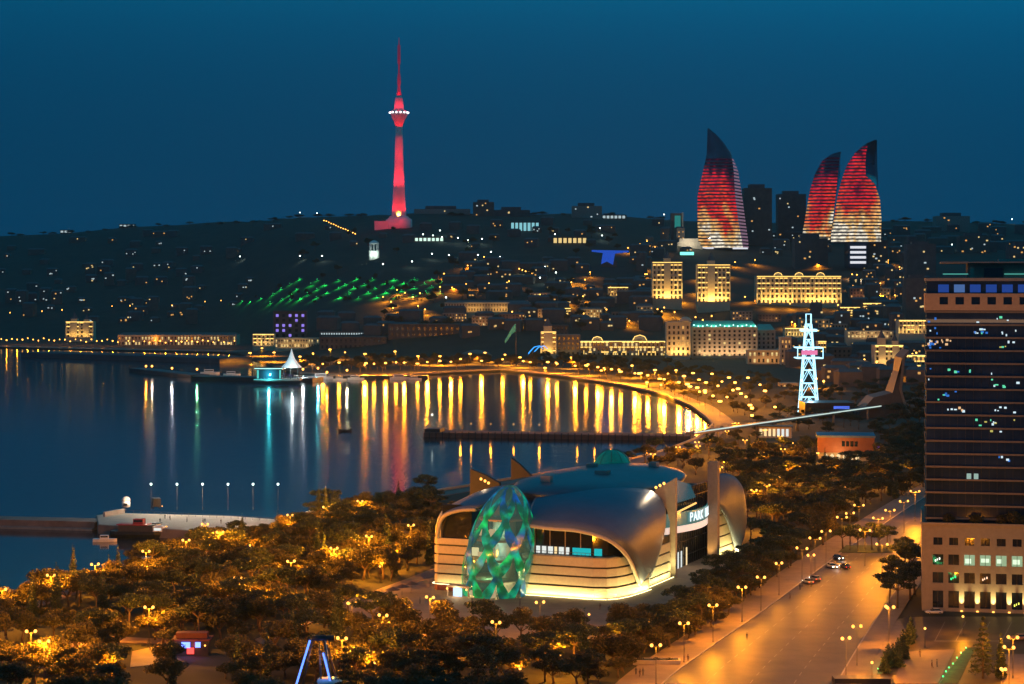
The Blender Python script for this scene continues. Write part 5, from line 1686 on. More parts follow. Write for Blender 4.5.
# houses of the old centre by the derrick
palace('ornate gabled house with pointed turret, gold light', 875, 903, 345, 366, 1950, 4, 6, 20, towers=((.25, 7, 7), (.72, 6, 4)), flood=.9, fcol=(1, .6, .2))
palace('gold-lit narrow house with arched windows next to the gabled house', 904, 925, 355, 375, 1900, 4, 5, 20, flood=.75, fcol=(1, .6, .22), lit=.2)
palace('lit stepped block beside the glass office tower', 899, 926, 320, 334, 2250, 3, 7, 20, flood=.8, fcol=(1, .6, .2), lit=.3)
palace('low lit terrace row behind the derrick', 847, 893, 331, 338, 2280, 2, 12, 18, flood=.75, fcol=(1, .6, .25), contour=False, lit=.4, wm=W_Y)
palace('striped lit block just behind the white derrick', 785, 808, 328, 336, 2300, 2, 8, 18, flood=1.0, fcol=(1, .7, .25), contour=True)
palace('dark roofed block with pink light strip behind the derrick', 800, 829, 319, 332, 2400, 3, 8, 18, flood=.15, contour=False, lit=.35)
palace('plain pinkish block in front of the lit terrace row', 824, 851, 347, 372, 2050, 5, 6, 22, contour=False, flood=.10, fcol=(1, .5, .35), col=M_house2)
palace('narrow lit house left beside the derrick base', 781, 791, 337, 368, 2060, 6, 3, 18, contour=False, flood=.5, fcol=(1, .5, .15), lit=.3)
palace('tall slit-windowed house behind the derrick platform', 818, 826, 341, 368, 2030, 6, 3, 16, contour=True, flood=.35, fcol=(1, .5, .15))
palace('low glowing corner house at the boulevard end', 780, 798, 383, 396, 1640, 2, 6, 14, contour=False, flood=.9, fcol=(1, .5, .1), lit=.5, wm=W_Y)
palace('small gold-lit villa below the dark slope', 608, 628, 287, 296, 2700, 2, 7, 14, flood=.6)
palace('long arcade of amber arches on the lower slope', 445, 530, 302.5, 312, 2530, 2, 30, 22, contour=False, flood=.9, fcol=(1, .55, .15), roof=M_roof)
palace('gold-lit little castle with balconies on the far coast', 66, 93, 321.5, 338, 2850, 4, 6, 20, flood=.7, towers=((.3, 9, 4), (.75, 7, 3)))
palace('long low amber-lit coast terminal under a dark roof', 118, 236, 335, 346, 2700, 2, 36, 40, contour=False, flood=.40, fcol=(1, .42, .08), roof=mat('terminal_roof', (.10, .08, .07), .7), lit=.5, wm=W_Y)
palace('bright round-fronted house behind the yacht club', 253, 274, 334, 346, 2480, 3, 5, 18, flood=1.1, fcol=(1, .62, .22))
palace('low row of lit arches right of the purple-lit office block', 275, 319, 338, 348, 2450, 2, 16, 18, contour=False, flood=.6, fcol=(1, .6, .2), lit=.5, wm=W_Y)
pb = palace('square office block with purple lit windows', 274, 306, 311, 338, 2550, 5, 5, 20, contour=False, flood=0, col=M_house, lit=.45, wm=glow('purple_window', (.35, .25, 1), .9))
palace('low dark riverside hall with long flat roof', 389, 466, 324, 349, 2420, 4, 14, 30, contour=False, flood=.05, fcol=(1, .5, .3), col=M_house2)
palace('dark flat hall between the purple office and the riverside hall', 320, 386, 337, 350, 2400, 2, 14, 30, contour=False, flood=0.04, fcol=(1, .5, .3), col=M_house2)
palace('amber-lit long house behind the round roofed hall', 466, 510, 336, 350, 2390, 3, 14, 22, contour=False, flood=.55, fcol=(1, .5, .18), lit=.3)
rh = thing('round_hall', 'low round-roofed dark hall on the boulevard', 'hall', G(476, 361, 1.5))
part(rh, 'drum', MB().lathe([(17, 0), (17, 6)], 24), M_house2)
part(rh, 'roof', MB().lathe([(18, 6), (13, 9.5), (6, 11.5), (.5, 12.2)], 24), mat('green_dome_roof', (.06, .12, .10), .6))
# row of white lit railing lamps above the purple office
wr = thing('lit_gallery', 'row of cold white lit windows on the slope road', 'gallery', T(350, 336))
part(wr, 'wall', MB().box(-38, 45, 0, 10, -4, 5), M_house)
for i in range(26): win(wr, -36 + i * 3.1, -.1, 1.0, 1.7, 2.0, W_W)
# flag and blue arch
fl = G(516, 366, 1.5)
o = thing('flagpole', 'tall pole flying a big teal-lit flag', 'flagpole', fl)
part(o, 'pole', MB().tube([(0, 0, 0), (0, 0, 44)], .5, 8, .25), M_pole)
fm = MB().grid([[(-.3 - 11 * s, .8 * math.sin(s * 7 + t), 43 - 8 * t * (1 - .5 * s) - 15 * s + 1.2 * math.sin(s * 5)) for s in np.linspace(0, 1, 10)] for t in np.linspace(0, 1, 5)])
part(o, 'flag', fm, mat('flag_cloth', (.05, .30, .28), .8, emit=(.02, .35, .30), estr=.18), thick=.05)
o = thing('blue_arch', 'blue lit arch sculpture by the tower house', 'sculpture', G(535, 361, 1.5))
for x in (0, 5): part(o, 'arch', MB().tube([(x - 8, 0, 0), (x - 6.5, 0, 9), (x - 1, 0, 15), (x + 5, 0, 16.5), (x + 9, 0, 13)], .9, 6, .3), glow('blue_led', (.04, .35, 1.0), 1.6))

# ------------------------------------------------------------------ landmarks on the slope
o = thing('white_bandstand', 'small white lit pavilion tower alone on the dark slope', 'pavilion', T(374, 259))
part(o, 'drum', MB().lathe([(8, -4), (8, 12), (9, 13)], 12), M_white)
m = MB()
for i in range(8): m.tube([(6.5 * math.cos(i * .785), 6.5 * math.sin(i * .785), 13), (6.5 * math.cos(i * .785), 6.5 * math.sin(i * .785), 23)], .9, 6)
part(o, 'column', m, M_white)
part(o, 'dome', MB().lathe([(8, 23), (7, 26), (3, 28.5), (.3, 29)], 12), M_white)
for x in (-10, 9): area('floodlight', o, (x, -16, 3), (0, 0, 12), 3, 3, 1700, (.75, 1, .85), R(140))
o = thing('fan_building', 'blue lit fan-shaped roof glowing on the dark slope', 'hall', T(609, 267))
part(o, 'wall', MB().box(-12, 12, 0, 14, -5, 9), M_house)
part(o, 'fan_roof', MB().slab([(-26, -1, 23), (-9, -1, 21), (-12, -1, 4), (-3, -1, 8), (6, -1, 3), (9, -1, 20), (30, -1, 22), (30, -1, 24.5), (-26, -1, 25.5)], (0, 8, 0)), mat('blue_lit_membrane', (.1, .2, .5), .6, emit=(.01, .12, .95), estr=.45))
for lb, px, py, w, h, col_, n in (('wide arcade of pale cyan arches on the ridge', 525, 232, 50, 14, glow('pale_cyan', (.3, .75, .85), .8), 7), ('white lit flat roof restaurant on the ridge', 614, 219, 44, 5, W_W, 6), ('gold and white gallery below the ridge', 570, 244, 56, 8, W_Y, 7), ('long white lit terrace halfway up the slope', 425, 242, 62, 5, glow('pale_green_w', (.7, 1, .85), 1.2), 9), ('bright white roof line on the far ridge', 66, 233, 26, 4, W_W, 3), ('white dotted roof line on the bare ridge', 127, 227, 34, 4, W_W, 4)):
    p = T(px, py)
    o = thing('ridge_building', lb, 'building', p)
    part(o, 'wall', MB().box(-w / 2, w / 2, 0, 14, -6, h + 2), M_house)
    part(o, 'roof', MB().box(-w / 2 - 1, w / 2 + 1, -2, 15, h + 2, h + 3), M_roof)
    for i in range(n): win(o, -w / 2 + w * (i + .15) / n, -.1, 1, w / n * .66, h, col_)
o = thing('teal_tower_block', 'narrow block washed in teal light beside the lone flame tower', 'tower block', T(677, 243))
part(o, 'wall', MB().box(-10, 10, 0, 16, -6, 50), M_house)
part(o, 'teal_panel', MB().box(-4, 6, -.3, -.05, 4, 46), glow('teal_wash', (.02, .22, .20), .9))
part(o, 'pier_wall', MB().box(8, 10.5, -2, -.05, -4, 51), M_stone)
o = thing('marble_terrace', 'stepped pale terrace at the foot of the lone flame tower', 'terrace', T(688, 248))
for i in range(3): part(o, 'step', MB().box(-20 + 3 * i, 24 - 3 * i, 4 * i, 20, -6, 3 + 6 * i), M_stone)
pt = bpy.data.lights.new('terrace_lamp', 'POINT'); pt.energy = 30000; pt.color = (1, .9, .7); pt.shadow_soft_size = .5
link('terrace_lamp', pt, o, (0, -14, 14))
o = thing('teal_sign', 'bright teal sign board on the slope below the terrace', 'sign', T(687, 257))
part(o, 'board', MB().box(-11, 11, 0, 1, 3, 8), glow('teal_sign_light', (.25, 1, .8), 1.4))
part(o, 'post', MB().box(-8, -7.4, .2, .8, -4, 3).box(7.4, 8, .2, .8, -4, 3), M_dark)

# tall dark blocks on the skyline beside the flame towers
for lb, px0, px1, yt, yb, D, dep in (('dark skyline tower block between the flame towers, lower part', 744, 772, 188, 245, 3450, 30), ('broad dark block left beneath the slim flame tower', 778, 806, 194, 246, 3500, 30), ('dark wide block below the slim flame tower', 795, 828, 238, 272, 3120, 30),
                                     ('dark block right of the stem of the broad flame tower', 868, 888, 240, 272, 3100, 30), ('grey apartment slab right of broad flame tower', 907, 936, 244, 280, 2900, 24), ('dark slab against the sky, far beyond the flame towers', 936, 970, 216, 240, 3700, 30),
                                     ('pale blank tower block beside the glass office', 906, 932, 278, 318, 2450, 24), ('brown block under the ridge with amber windows', 960, 990, 236, 258, 3300, 26), ('lit stepped block above the glass office roof', 1010, 1040, 246, 262, 3000, 26),
                                     ('dome-like dark block on the ridge', 473, 494, 202, 222, 3720, 26), ('long dark block on the ridge beside the domed one', 414, 470, 209, 224, 3740, 26), ('dark blocky building on the mid ridge', 572, 602, 206, 226, 3700, 26), ('wide low dark block on the ridge', 494, 530, 210, 224, 3720, 26)):
    kk = D / F
    c = P((px0 + px1) / 2, yb, D)
    o = thing('tower_block', lb, 'tower block', c, 0, 'dark blocks on the skyline')
    w, h = (px1 - px0) * kk, (yb - yt) * kk
    part(o, 'wall', MB().box(-w / 2, w / 2, 0, dep, -20, h), rnd.choice([M_house, M_house2, M_stoneD]))
    part(o, 'roof', MB().box(-w * .3, w * .25, 4, dep - 4, h, h + rnd.uniform(3, 7)), M_roof)
    for i in range(rnd.randint(3, 9)):
        win(o, rnd.uniform(-.45, .4) * w, -.05, rnd.uniform(.15, .92) * h, rnd.uniform(2, 3.4), 2.2, rnd.choice([W_A, W_W, W_Y]))

# ------------------------------------------------------------------ houses scattered over the slopes
HLM = [('the television tower', T(399, 229)), ('the lone flame tower', T(724, 252)), ('the broad flame tower', T(856, 250)), ('the white pavilion tower', T(374, 259)), ('the purple-lit office block', T(290, 338)), ('the little gold castle', T(80, 336)),
       ('the coast terminal', T(180, 334)), ('the blue fan roof', T(609, 268)), ('the gold twin towers', T(690, 302)), ('the three-domed palace', T(800, 305)), ('the amber arcade', T(488, 311)), ('the small gold villa', T(618, 296)), ('the bare far ridge', T(60, 240)),
       ('the dark left slope', T(150, 275)), ('the green-lit garden', T(340, 298)), ('the cyan arcade', T(525, 234)), ('the green-roofed ministry', T(725, 340)), ('the glass office roof', T(950, 285)), ('the terminal slope', T(210, 300)), ('the lower bare slope', T(40, 290)),
       ('the pale blank tower block', T(918, 316)), ('the unlit mid slope', T(560, 290)), ('the coast terraces', T(110, 310))]
HOUSE = []
for i in range(8):
    w, d, h = [(16, 12, 9), (22, 13, 13), (12, 12, 7), (28, 14, 16), (18, 14, 22), (14, 11, 28), (34, 13, 10), (20, 16, 12)][i]
    b = MB().box(-w / 2, w / 2, 0, d, -8, h).mesh('wall', M_house if i % 2 else M_house2)
    r = MB().add([(-w / 2 - .5, -.5, h), (w / 2 + .5, -.5, h), (w / 2 + .5, d + .5, h), (-w / 2 - .5, d + .5, h), (-w / 2 + 2, d / 2, h + 2.6), (w / 2 - 2, d / 2, h + 2.6)], [(0, 1, 5, 4), (1, 2, 5), (2, 3, 4, 5), (3, 0, 4), (0, 3, 2, 1)]).mesh('roof', M_roof)
    HOUSE.append((w, d, h, b, r))
HP = []
WN = {0: 'no lit window', 1: 'one lit window', 2: 'two lit windows', 3: 'three lit windows', 4: 'four lit windows', 5: 'five lit windows', 6: 'six lit windows'}
def house(px, py, kinds, lit, cols, grp, bright=1.0):
    p = T(px, py)
    i = rnd.choice(kinds)
    w, d, h, b, r = HOUSE[i]
    o = link('hillside_house', None, None, p)
    o.rotation_euler = (0, 0, rnd.uniform(-.35, .35))
    link('wall', b, o)
    link('roof', r, o)
    n = lit
    m = rnd.choice(cols)
    for k in range(n):
        ww = rnd.uniform(1.5, 2.6)
        win(o, rnd.uniform(-.46, .38) * w, -.05, 2 + rnd.random() * (h - 5), ww, rnd.uniform(1.4, 2.2), m if rnd.random() < .75 else rnd.choice(cols))
    nm = {W_A.name: 'amber', W_W.name: 'white', W_Y.name: 'yellow'}[m.name]
    size = 'tall narrow house' if i in (4, 5) else 'long low house' if i in (3, 6) else 'small dark house'
    ranked(o, '%s with %s' % (size, WN[n].replace('lit', nm + ' lit') if n else WN[0]), HLM, 'house', grp)

def spread(poly, n, dmin, kinds, litw, cols, grp):
    xs, ys = [q[0] for q in poly], [q[1] for q in poly]
    k = tries = 0
    while k < n and tries < n * 80:
        tries += 1
        px, py = rnd.uniform(min(xs), max(xs)), rnd.uniform(min(ys), max(ys))
        if not inside((px, py), poly): continue
        if any(abs(px - a) < dmin and abs(py - b) < dmin * .55 for a, b in HP): continue
        if any(a <= px <= c and b <= py <= d for a, b, c, d in HKEEP): continue
        HP.append((px, py))
        house(px, py, kinds, rnd.choices(range(len(litw)), litw)[0], cols, grp)
        k += 1
HKEEP = [(645, 258, 850, 326), (660, 316, 790, 346), (560, 332, 690, 360), (590, 255, 635, 285), (836, 236, 878, 270), (365, 250, 384, 262), (590, 255, 635, 270), (645, 258, 736, 306), (750, 268, 848, 310), (690, 225, 760, 262), (370, 214, 415, 232), (255, 280, 440, 306), (440, 300, 535, 316)]
spread([(0, 268), (60, 262), (150, 250), (240, 248), (255, 300), (240, 325), (110, 326), (0, 326)], 62, 9, [0, 1, 2, 7, 2, 4], [2, 3, 3, 2, 1], [W_A, W_W, W_W, W_Y], 'houses on the western slope')
spread([(0, 245), (150, 234), (330, 224), (390, 232), (480, 222), (640, 226), (690, 226), (640, 250), (540, 262), (430, 256), (330, 246), (160, 250), (0, 262)], 38, 11, [0, 1, 2, 6, 7], [5, 3, 2, 1], [W_A, W_W, W_Y], 'houses below the ridge')
spread([(440, 262), (560, 262), (650, 262), (650, 320), (560, 325), (450, 300)], 28, 11, [0, 1, 2, 6, 7, 3], [4, 3, 2, 1], [W_A, W_Y], 'houses on the middle slope')
spread([(640, 240), (760, 236), (925, 234), (925, 345), (780, 326), (740, 318), (640, 322)], 76, 10, [0, 1, 3, 4, 7, 5, 6], [2, 3, 3, 3, 2, 1], [W_A, W_Y, W_A, W_W], 'houses of the upper town')
spread([(560, 330), (690, 318), (800, 322), (925, 340), (925, 360), (790, 345), (700, 345)], 30, 9, [1, 3, 7, 0], [1, 2, 3, 2, 2], [W_A, W_Y], 'houses behind the boulevard')
spread([(440, 268), (640, 262), (650, 330), (470, 332)], 26, 9, [0, 1, 2, 6, 7, 3], [2, 3, 2, 2, 1], [W_A, W_Y], 'houses of the middle slope')
spread([(880, 232), (1024, 232), (1024, 250), (900, 258)], 14, 12, [1, 3, 6, 7], [3, 3, 2, 1], [W_A, W_Y], 'houses under the eastern ridge')
spread([(310, 322), (540, 318), (560, 330), (470, 338), (320, 336)], 16, 13, [1, 3, 6, 7], [4, 3, 1], [W_A], 'houses above the boulevard')
spread([(776, 330), (925, 338), (925, 390), (850, 388), (790, 372)], 26, 11, [1, 3, 7, 0], [2, 3, 2, 2, 1], [W_A, W_Y], 'houses of the old centre')

# lamps over the slopes
def slope_lamp(px, py, col, pw, kind, words, grp):
    p = T(px, py)
    o = lamp(kind, p, (pw, col, .6, 'down') if pw else None, 0, 'hillside_lamp')
    ranked(o, words, HLM, 'hillside lamp', grp)
for q in [(383, 300), (391, 305), (397, 293), (405, 296), (413, 300), (420, 296), (393, 311), (418, 309), (425, 313), (466, 287), (489, 286), (507, 285), (509, 284), (570, 283), (585, 282), (600, 295), (568, 304), (540, 298), (660, 303), (735, 264), (755, 262), (817, 266), (770, 306), (790, 307), (812, 307), (838, 308), (853, 288), (862, 290), (880, 292),
          (895, 298), (872, 276), (440, 290), (650, 300), (745, 300), (906, 308), (888, 262), (905, 250), (640, 246), (647, 243), (655, 249), (628, 250), (915, 244), (985, 238)]:
    slope_lamp(q[0], q[1] + 3, SODIUM, 42000, 'small', 'amber lamp on the dark slope', 'amber lamps over the slope')
for i in range(14): slope_lamp(324 + i * 2.4, 224.5 + i * 1.05, (1, .8, .5), 0, 'small', 'amber lamp of a dotted line along the ridge road', 'dotted road lamps by the ridge')
for i in range(16): slope_lamp(484 + i * 3.2, 262 + i * 1.1, (1, .8, .5), 0 if i % 3 else 5000, 'small', 'amber lamp of the stepped road down the slope', 'lamps down the stepped road')
for q in [(404, 243), (414, 241), (423, 240), (433, 241), (442, 243), (458, 244), (468, 246), (482, 245), (432, 260), (449, 261), (462, 259), (478, 261), (491, 258), (500, 263), (535, 272), (545, 273), (556, 279), (540, 284), (317, 218), (300, 217), (440, 236), (446, 305), (383, 271), (412, 268), (600, 234), (664, 212), (1012, 220), (952, 250), (300, 262), (322, 262), (240, 262), (555, 240), (602, 241)]:
    slope_lamp(q[0], q[1], (.8, 1, .9), 0 if q[0] % 2 else 2200, 'whitefar', 'cold white lamp on the dark slope', 'white lamps over the slope')
rl = random.Random(77)
k = 0
while k < 95:
    px, py = rl.uniform(440, 925), rl.uniform(268, 392)
    if py > 345 + (px - 640) * .12 and px < 790: continue
    if px < 640 and rl.random() < .45: continue
    if py < 262 or any(a <= px <= c and b <= py <= d for a, b, c, d in HKEEP if (a, b) not in ((645, 258), (660, 316))): continue
    warm = rl.random() < .85
    slope_lamp(px, py, SODIUM if warm else (1, .8, .55), 70000 if k % 2 else 30000, 'small', 'amber street lamp between town houses' if warm else 'pale street lamp between town houses', 'street lamps of the upper town')
    k += 1
# coast road lamps, small amber beads
for i in range(46):
    px = -4 + i * 5.3
    far_lamp(px, 338.5 + (i % 3) * .9 + px * .012, 'small', (3800, SODIUM, .5) if i % 2 == 0 else None, words='amber bead lamp of the coast road', grp='lamps along the coast road', marks=HLM, cat='coast lamp')
for px in (10, 25, 42, 62, 112, 130, 150, 172, 205, 221):
    far_lamp(px, 330.5, 'small', None, words='thin lamp standing above the coast road', grp='upper coast road lamps', marks=HLM, cat='coast lamp')
# green floodlit garden on the slope
for j in range(5):
    for i in range(10):
        px = 262 + i * 19 + j * 9 + rnd.uniform(-3, 3)
        py = 299 - j * 4.6 - (i * .25) + rnd.uniform(-1, 1)
        if not 236 < px < 455: continue
        p = T(px, py)
        o = lamp('greenspot', p, None, 0, 'garden_lamp')
        spot('garden_beam', o, (0, 0, 5), (0, -3, 0), rnd.uniform(9000, 42000), (.02, 1, .13), 92, .9, .4)
        ranked(o, 'low green lamp in the hillside garden', [('the white pavilion tower', T(374, 262)), ('the amber lamp cluster', T(405, 300)), ('the garden foot', T(262, 302))], 'garden lamp', 'green lamps of the hillside garden')
for px, py in ((242, 302), (270, 303), (250, 304), (290, 301), (232, 305)):
    p = T(px, py); o = lamp('greenspot', p, None, 0, 'garden_lamp')
    spot('garden_beam', o, (0, 0, 5), (0, -3, 0), 14000, (.02, 1, .13), 92, .9, .4)
    ranked(o, 'low green lamp in the hillside garden', [('the garden foot', T(262, 302))], 'garden lamp', 'green lamps of the hillside garden')
k = 0
for j in range(26):
    px, py = rnd.uniform(250, 450), rnd.uniform(276, 304)
    p = T(px, py)
    o = plant('garden_shrub', p, rnd.uniform(2.2, 4.2))
    ranked(o, 'rounded shrub of the green-lit garden', [('the white pavilion tower', T(374, 262)), ('the amber lamp cluster', T(405, 300)), ('the garden foot', T(262, 302)), ('the middle of the green garden', T(330, 292))], 'shrub', 'shrubs of the hillside garden')
for j in range(70):
    px, py = rnd.choice([(rnd.uniform(380, 680), rnd.uniform(286, 336)), (rnd.uniform(300, 640), rnd.uniform(232, 280))])
    p = T(px, py)
    o = plant('plane_tree', p, rnd.uniform(1.3, 2.1), 'slope_tree')
    ranked(o, 'dark rounded tree on the slope', HLM, 'tree', 'trees of the slopes')

# trees along the ridge line
for j in range(64):
    px = -10 + j * 16.4 + rnd.uniform(-6, 6)
    if 370 < px < 420 or 690 < px < 890: continue
    D = interp(px, SLOPE1) - rnd.uniform(0, 60)
    p = Vector(((px - 512) * D / F, D, hz(px, D)))
    o = plant('plane_tree', p - Vector((0, 0, 2.5)), rnd.uniform(.8, 1.35), 'ridge_tree', 2.4)
    ranked(o, 'dark tree on the skyline', HLM, 'tree', 'trees along the ridge')

# ------------------------------------------------------------------ office tower on the right
bx, by = 107.6, 525.0
S_ = by / F
Z = lambda y: CH - (y - HY) * S_
X = lambda px: (px - 512) * S_ - bx
o = thing('office_tower', 'dark banded glass office tower on a stone podium with uplit piers', 'office tower', (bx, by, 1.5), R(-11.2))
OZ = -1.5
office = o
def ob(x0, x1, y0, y1, z0, z1): return (x0, x1, y0, y1, z0 + OZ, z1 + OZ)
M_pod = mat('podium_stone', (.27, .225, .17), .8, var=.12, scale=.8, bump=.05)
cols_ = [937.6 + 15.36 * i for i in range(9)]
XR = X(1080)
rows_ = [(537, 544.5, 4.4), (553.7, 564.3, 5.2), (571.7, 582.3, 5.2), (590, 607, 5.2)]
m = MB()
zed = [Z(523)] + [Z(v) for r in rows_ for v in r[:2]] + [0]
for i in range(0, len(zed), 2): m.box(*ob(0, XR, 0, .8, zed[i + 1], zed[i]))
for (y0, y1, hw) in rows_:
    xs = [0] + [v for c in cols_ for v in (X(c - hw), X(c + hw))] + [XR]
    for i in range(0, len(xs), 2): m.box(*ob(xs[i], xs[i + 1], .002, .798, Z(y1), Z(y0)))
part(o, 'podium_front', m, M_pod)
m = MB(); m.box(*ob(0, .8, .801, 40, 0, Z(523))); m.box(*ob(.8, XR, 39, 40, 0, Z(523))); m.box(*ob(.8, XR, .8, 39, Z(525), Z(524))); m.box(*ob(-.3, XR, -.4, -.003, Z(524.4), Z(522)))
part(o, 'podium_shell', m, M_pod)
W_G = glow('pale_green_office', (.52, .72, .42), .62)
for ri, (y0, y1, hw) in enumerate(rows_):
    for ci, c in enumerate(cols_):
        lit = ri == 1 and 2 <= ci
        w = part(o, 'window', MB().box(*ob(X(c - hw), X(c + hw), .45, .5, Z(y1), Z(y0))), W_G if lit else M_glass)
        part(w, 'mullion', MB().box(*ob(X(c) - .06, X(c) + .06, .36, .45, Z(y1), Z(y0))), M_dark)
        if lit:
            part(w, 'desk_light', MB().box(*ob(X(c - hw * .8), X(c + hw * rnd.uniform(.1, .9)), .40, .43, Z(y1 - rnd.uniform(1.5, 4)), Z(y0 + rnd.uniform(2.5, 4.5)))), glow('tube_light', (.8, 1, .7), 1.1))
for ri, ci, c in ((1, 0, (1, .9, .8)), (2, 1, (.05, 1, .3)), (2, 3, (1, .6, .4)), (3, 5, (.8, .8, .1))):
    y0, y1, hw = rows_[ri]
    for k in range(3):
        part(o, 'window_speck', MB().box(*ob(X(cols_[ci] - 3 + 2 * k), X(cols_[ci] - 1.8 + 2 * k), .40, .44, Z(y1 - 3 - k), Z(y1 - 5 - k))), glow('spot_%d' % ri + str(ci), c, 2))  # coloured glowing specks set in a few podium windows
for c in [cols_[i] + 7.68 for i in range(1, 9)]:
    part(o, 'uplight', MB().box(*ob(X(c) - .3, X(c) + .3, -.9, -.5, 1.65, 1.95)), M_bulb)
    spot('uplight_beam', o, (X(c), -1.0, OZ + 2.2), (X(c), .2, OZ + 7), 8000, (1, .72, .25), 44, .8, .1)
# tower shaft
tx = X(926.5)
ys_ = [325.0 - 12.95 * (-i) for i in range(16)]
m = MB(); m.box(*ob(tx, XR, 4, 34, Z(523), Z(279)))
part(o, 'tower_glass', m, mat('tower_glass', (.022, .034, .06), .06, .12, var=.5, scale=.07, spec=.8))
m = MB()
for y in ys_ + [312]: m.box(*ob(tx - .35, XR, 3.2, 34.3, Z(y + .9), Z(y - .9)))
part(o, 'floor_band', m, mat('band_stone', (.17, .14, .11), .75, var=.15))
m = MB()
for x in np.arange(tx, XR, 2.02): m.box(x - .05, x + .05, 3.9, 4.0, Z(519) + OZ, Z(326) + OZ)
part(o, 'mullion', m, M_dark)
m = MB(); m.box(*ob(tx - .4, XR, 3.0, 34.4, Z(310.5), Z(304.5))); m.box(*ob(tx - .4, XR, 3.0, 34.4, Z(297), Z(293.5)))
xs = [tx - .4] + [v for c in [943.5 + 15.6 * i for i in range(8)] for v in (X(c - 4.2), X(c + 4.2))] + [XR]
for i in range(0, len(xs), 2): m.box(*ob(xs[i], xs[i + 1], 3.002, 34.398, Z(304.5), Z(297)))
part(o, 'cornice', m, mat('cornice_stone', (.40, .27, .17), .8, var=.12))
for c in [943.5 + 15.6 * i for i in range(8)]: part(o, 'square_window', MB().box(*ob(X(c - 4.2), X(c + 4.2), 3.6, 3.7, Z(304.5), Z(297))), M_glass)
for i, c in enumerate([943.5 + 15.6 * i for i in range(8)]):
    part(o, 'blue_window', MB().box(*ob(X(c - 5.5), X(c + 5.0), 3.85, 3.95, Z(292.4), Z(284.5))), glow('blue_office_%d' % (i == 1), (.04, .13, .65) if i != 1 else (.16, .34, .85), .40))
m = MB(); m.box(*ob(tx - .3, XR, 3.4, 34.2, Z(281), Z(278))); part(o, 'roof_slab', m, M_stoneD)
m = MB(); m.box(*ob(X(968), XR, 12, 30, Z(279), Z(262))); m.box(*ob(X(1000), XR, 16, 28, Z(262), Z(258.5))); part(o, 'penthouse', m, M_stoneD)
part(o, 'penthouse_glass', MB().box(*ob(X(984), X(1003), 11.7, 11.95, Z(277), Z(268))), M_glass)
part(o, 'roof_light', MB().box(*ob(X(943), X(968), 9, 9.2, Z(274.5), Z(273.4))), glow('roof_teal', (.10, .5, .42), .7))
part(o, 'roof_light', MB().box(*ob(X(1004), XR, 11.4, 11.6, Z(274.5), Z(273.4))), glow('roof_teal', (.10, .5, .42), .7))
part(o, 'chimney', MB().box(*ob(X(970), X(973.5), 8, 9.5, Z(279), Z(267))), M_pod)
part(o, 'roof_canopy', MB().box(*ob(X(941), XR, 8, 30, Z(262.8), Z(261.5))), M_stoneD)
pt = bpy.data.lights.new('cornice_lamp', 'AREA'); pt.shape = 'RECTANGLE'; pt.size = 40; pt.size_y = 1; pt.energy = 330; pt.color = (1, .55, .28)
q = link('cornice_lamp', pt, o, (16, -8, OZ + Z(322))); q.rotation_euler = (R(118), 0, 0)
# city reflections in the tower glass, painted as clusters of small glowing specks
TL = [glow('reflection_green', (.15, .9, .5), .9), glow('reflection_white', (.7, .9, 1), 1.0), glow('reflection_warm', (1, .6, .3), .9), glow('reflection_blue', (.05, .25, .9), .7), glow('reflection_gold', (.9, .8, .2), .6)]
rt = random.Random(21)
k = 0
cl = [(988, 322, 16, 5, (0, 1)), (1004, 336, 18, 9, (0, 1, 4)), (978, 331, 8, 5, (0, 3, 1)), (944, 344, 14, 5, (2,)), (1003, 345, 20, 8, (0, 1, 4)), (962, 372, 14, 5, (0, 3)), (1000, 385, 18, 9, (4, 0, 1)), (955, 408, 14, 4, (2, 2, 1)), (1000, 408, 14, 10, (4, 1)), (1003, 458, 7, 6, (1, 3)),
      (930, 350, 2, 40, (3, 1)), (935, 330, 5, 20, (3,)), (986, 425, 16, 8, (1, 0, 4)), (946, 395, 8, 12, (0, 3))]
while k < 98:
    cx, cy, sx, sy, cc = rt.choice(cl)
    px, py = rt.gauss(cx, sx * .55), rt.gauss(cy, sy * .55)
    if not 928.5 < px < 1023 or not 313 < py < 520: continue
    if min(abs(py - y) for y in ys_) < 2.3: continue
    w, h = rt.uniform(.12, .42), rt.uniform(.12, .34)
    part(o, 'painted_reflection', MB().box(X(px) - w, X(px) + w, 3.86, 3.9, Z(py) - h + OZ, Z(py) + h + OZ), TL[rt.choice(cc)])
    k += 1
for px in (966, 973): part(o, 'lit_office', MB().box(X(px), X(px + 4.4), 3.8, 3.85, OZ + Z(480), OZ + Z(474)), glow('lit_office', (.55, .8, .7), .55))
# planters on the podium roof
for i, px in enumerate((975, 1000, 1011, 1020, 948)):
    q = plant('garden_shrub', (bx + .98 * X(px) + .37, by - .19 * X(px) + 1.9, Z(523.5)), 1.6 + (i == 2) * .6)
    tag(q, ['small shrub on the podium roof', 'bushy shrub on the podium roof beside the largest one', 'largest shrub on the podium roof', 'shrub at the podium roof end', 'lone shrub on the podium roof near its free corner'][i], 'shrub', 'podium roof shrubs')

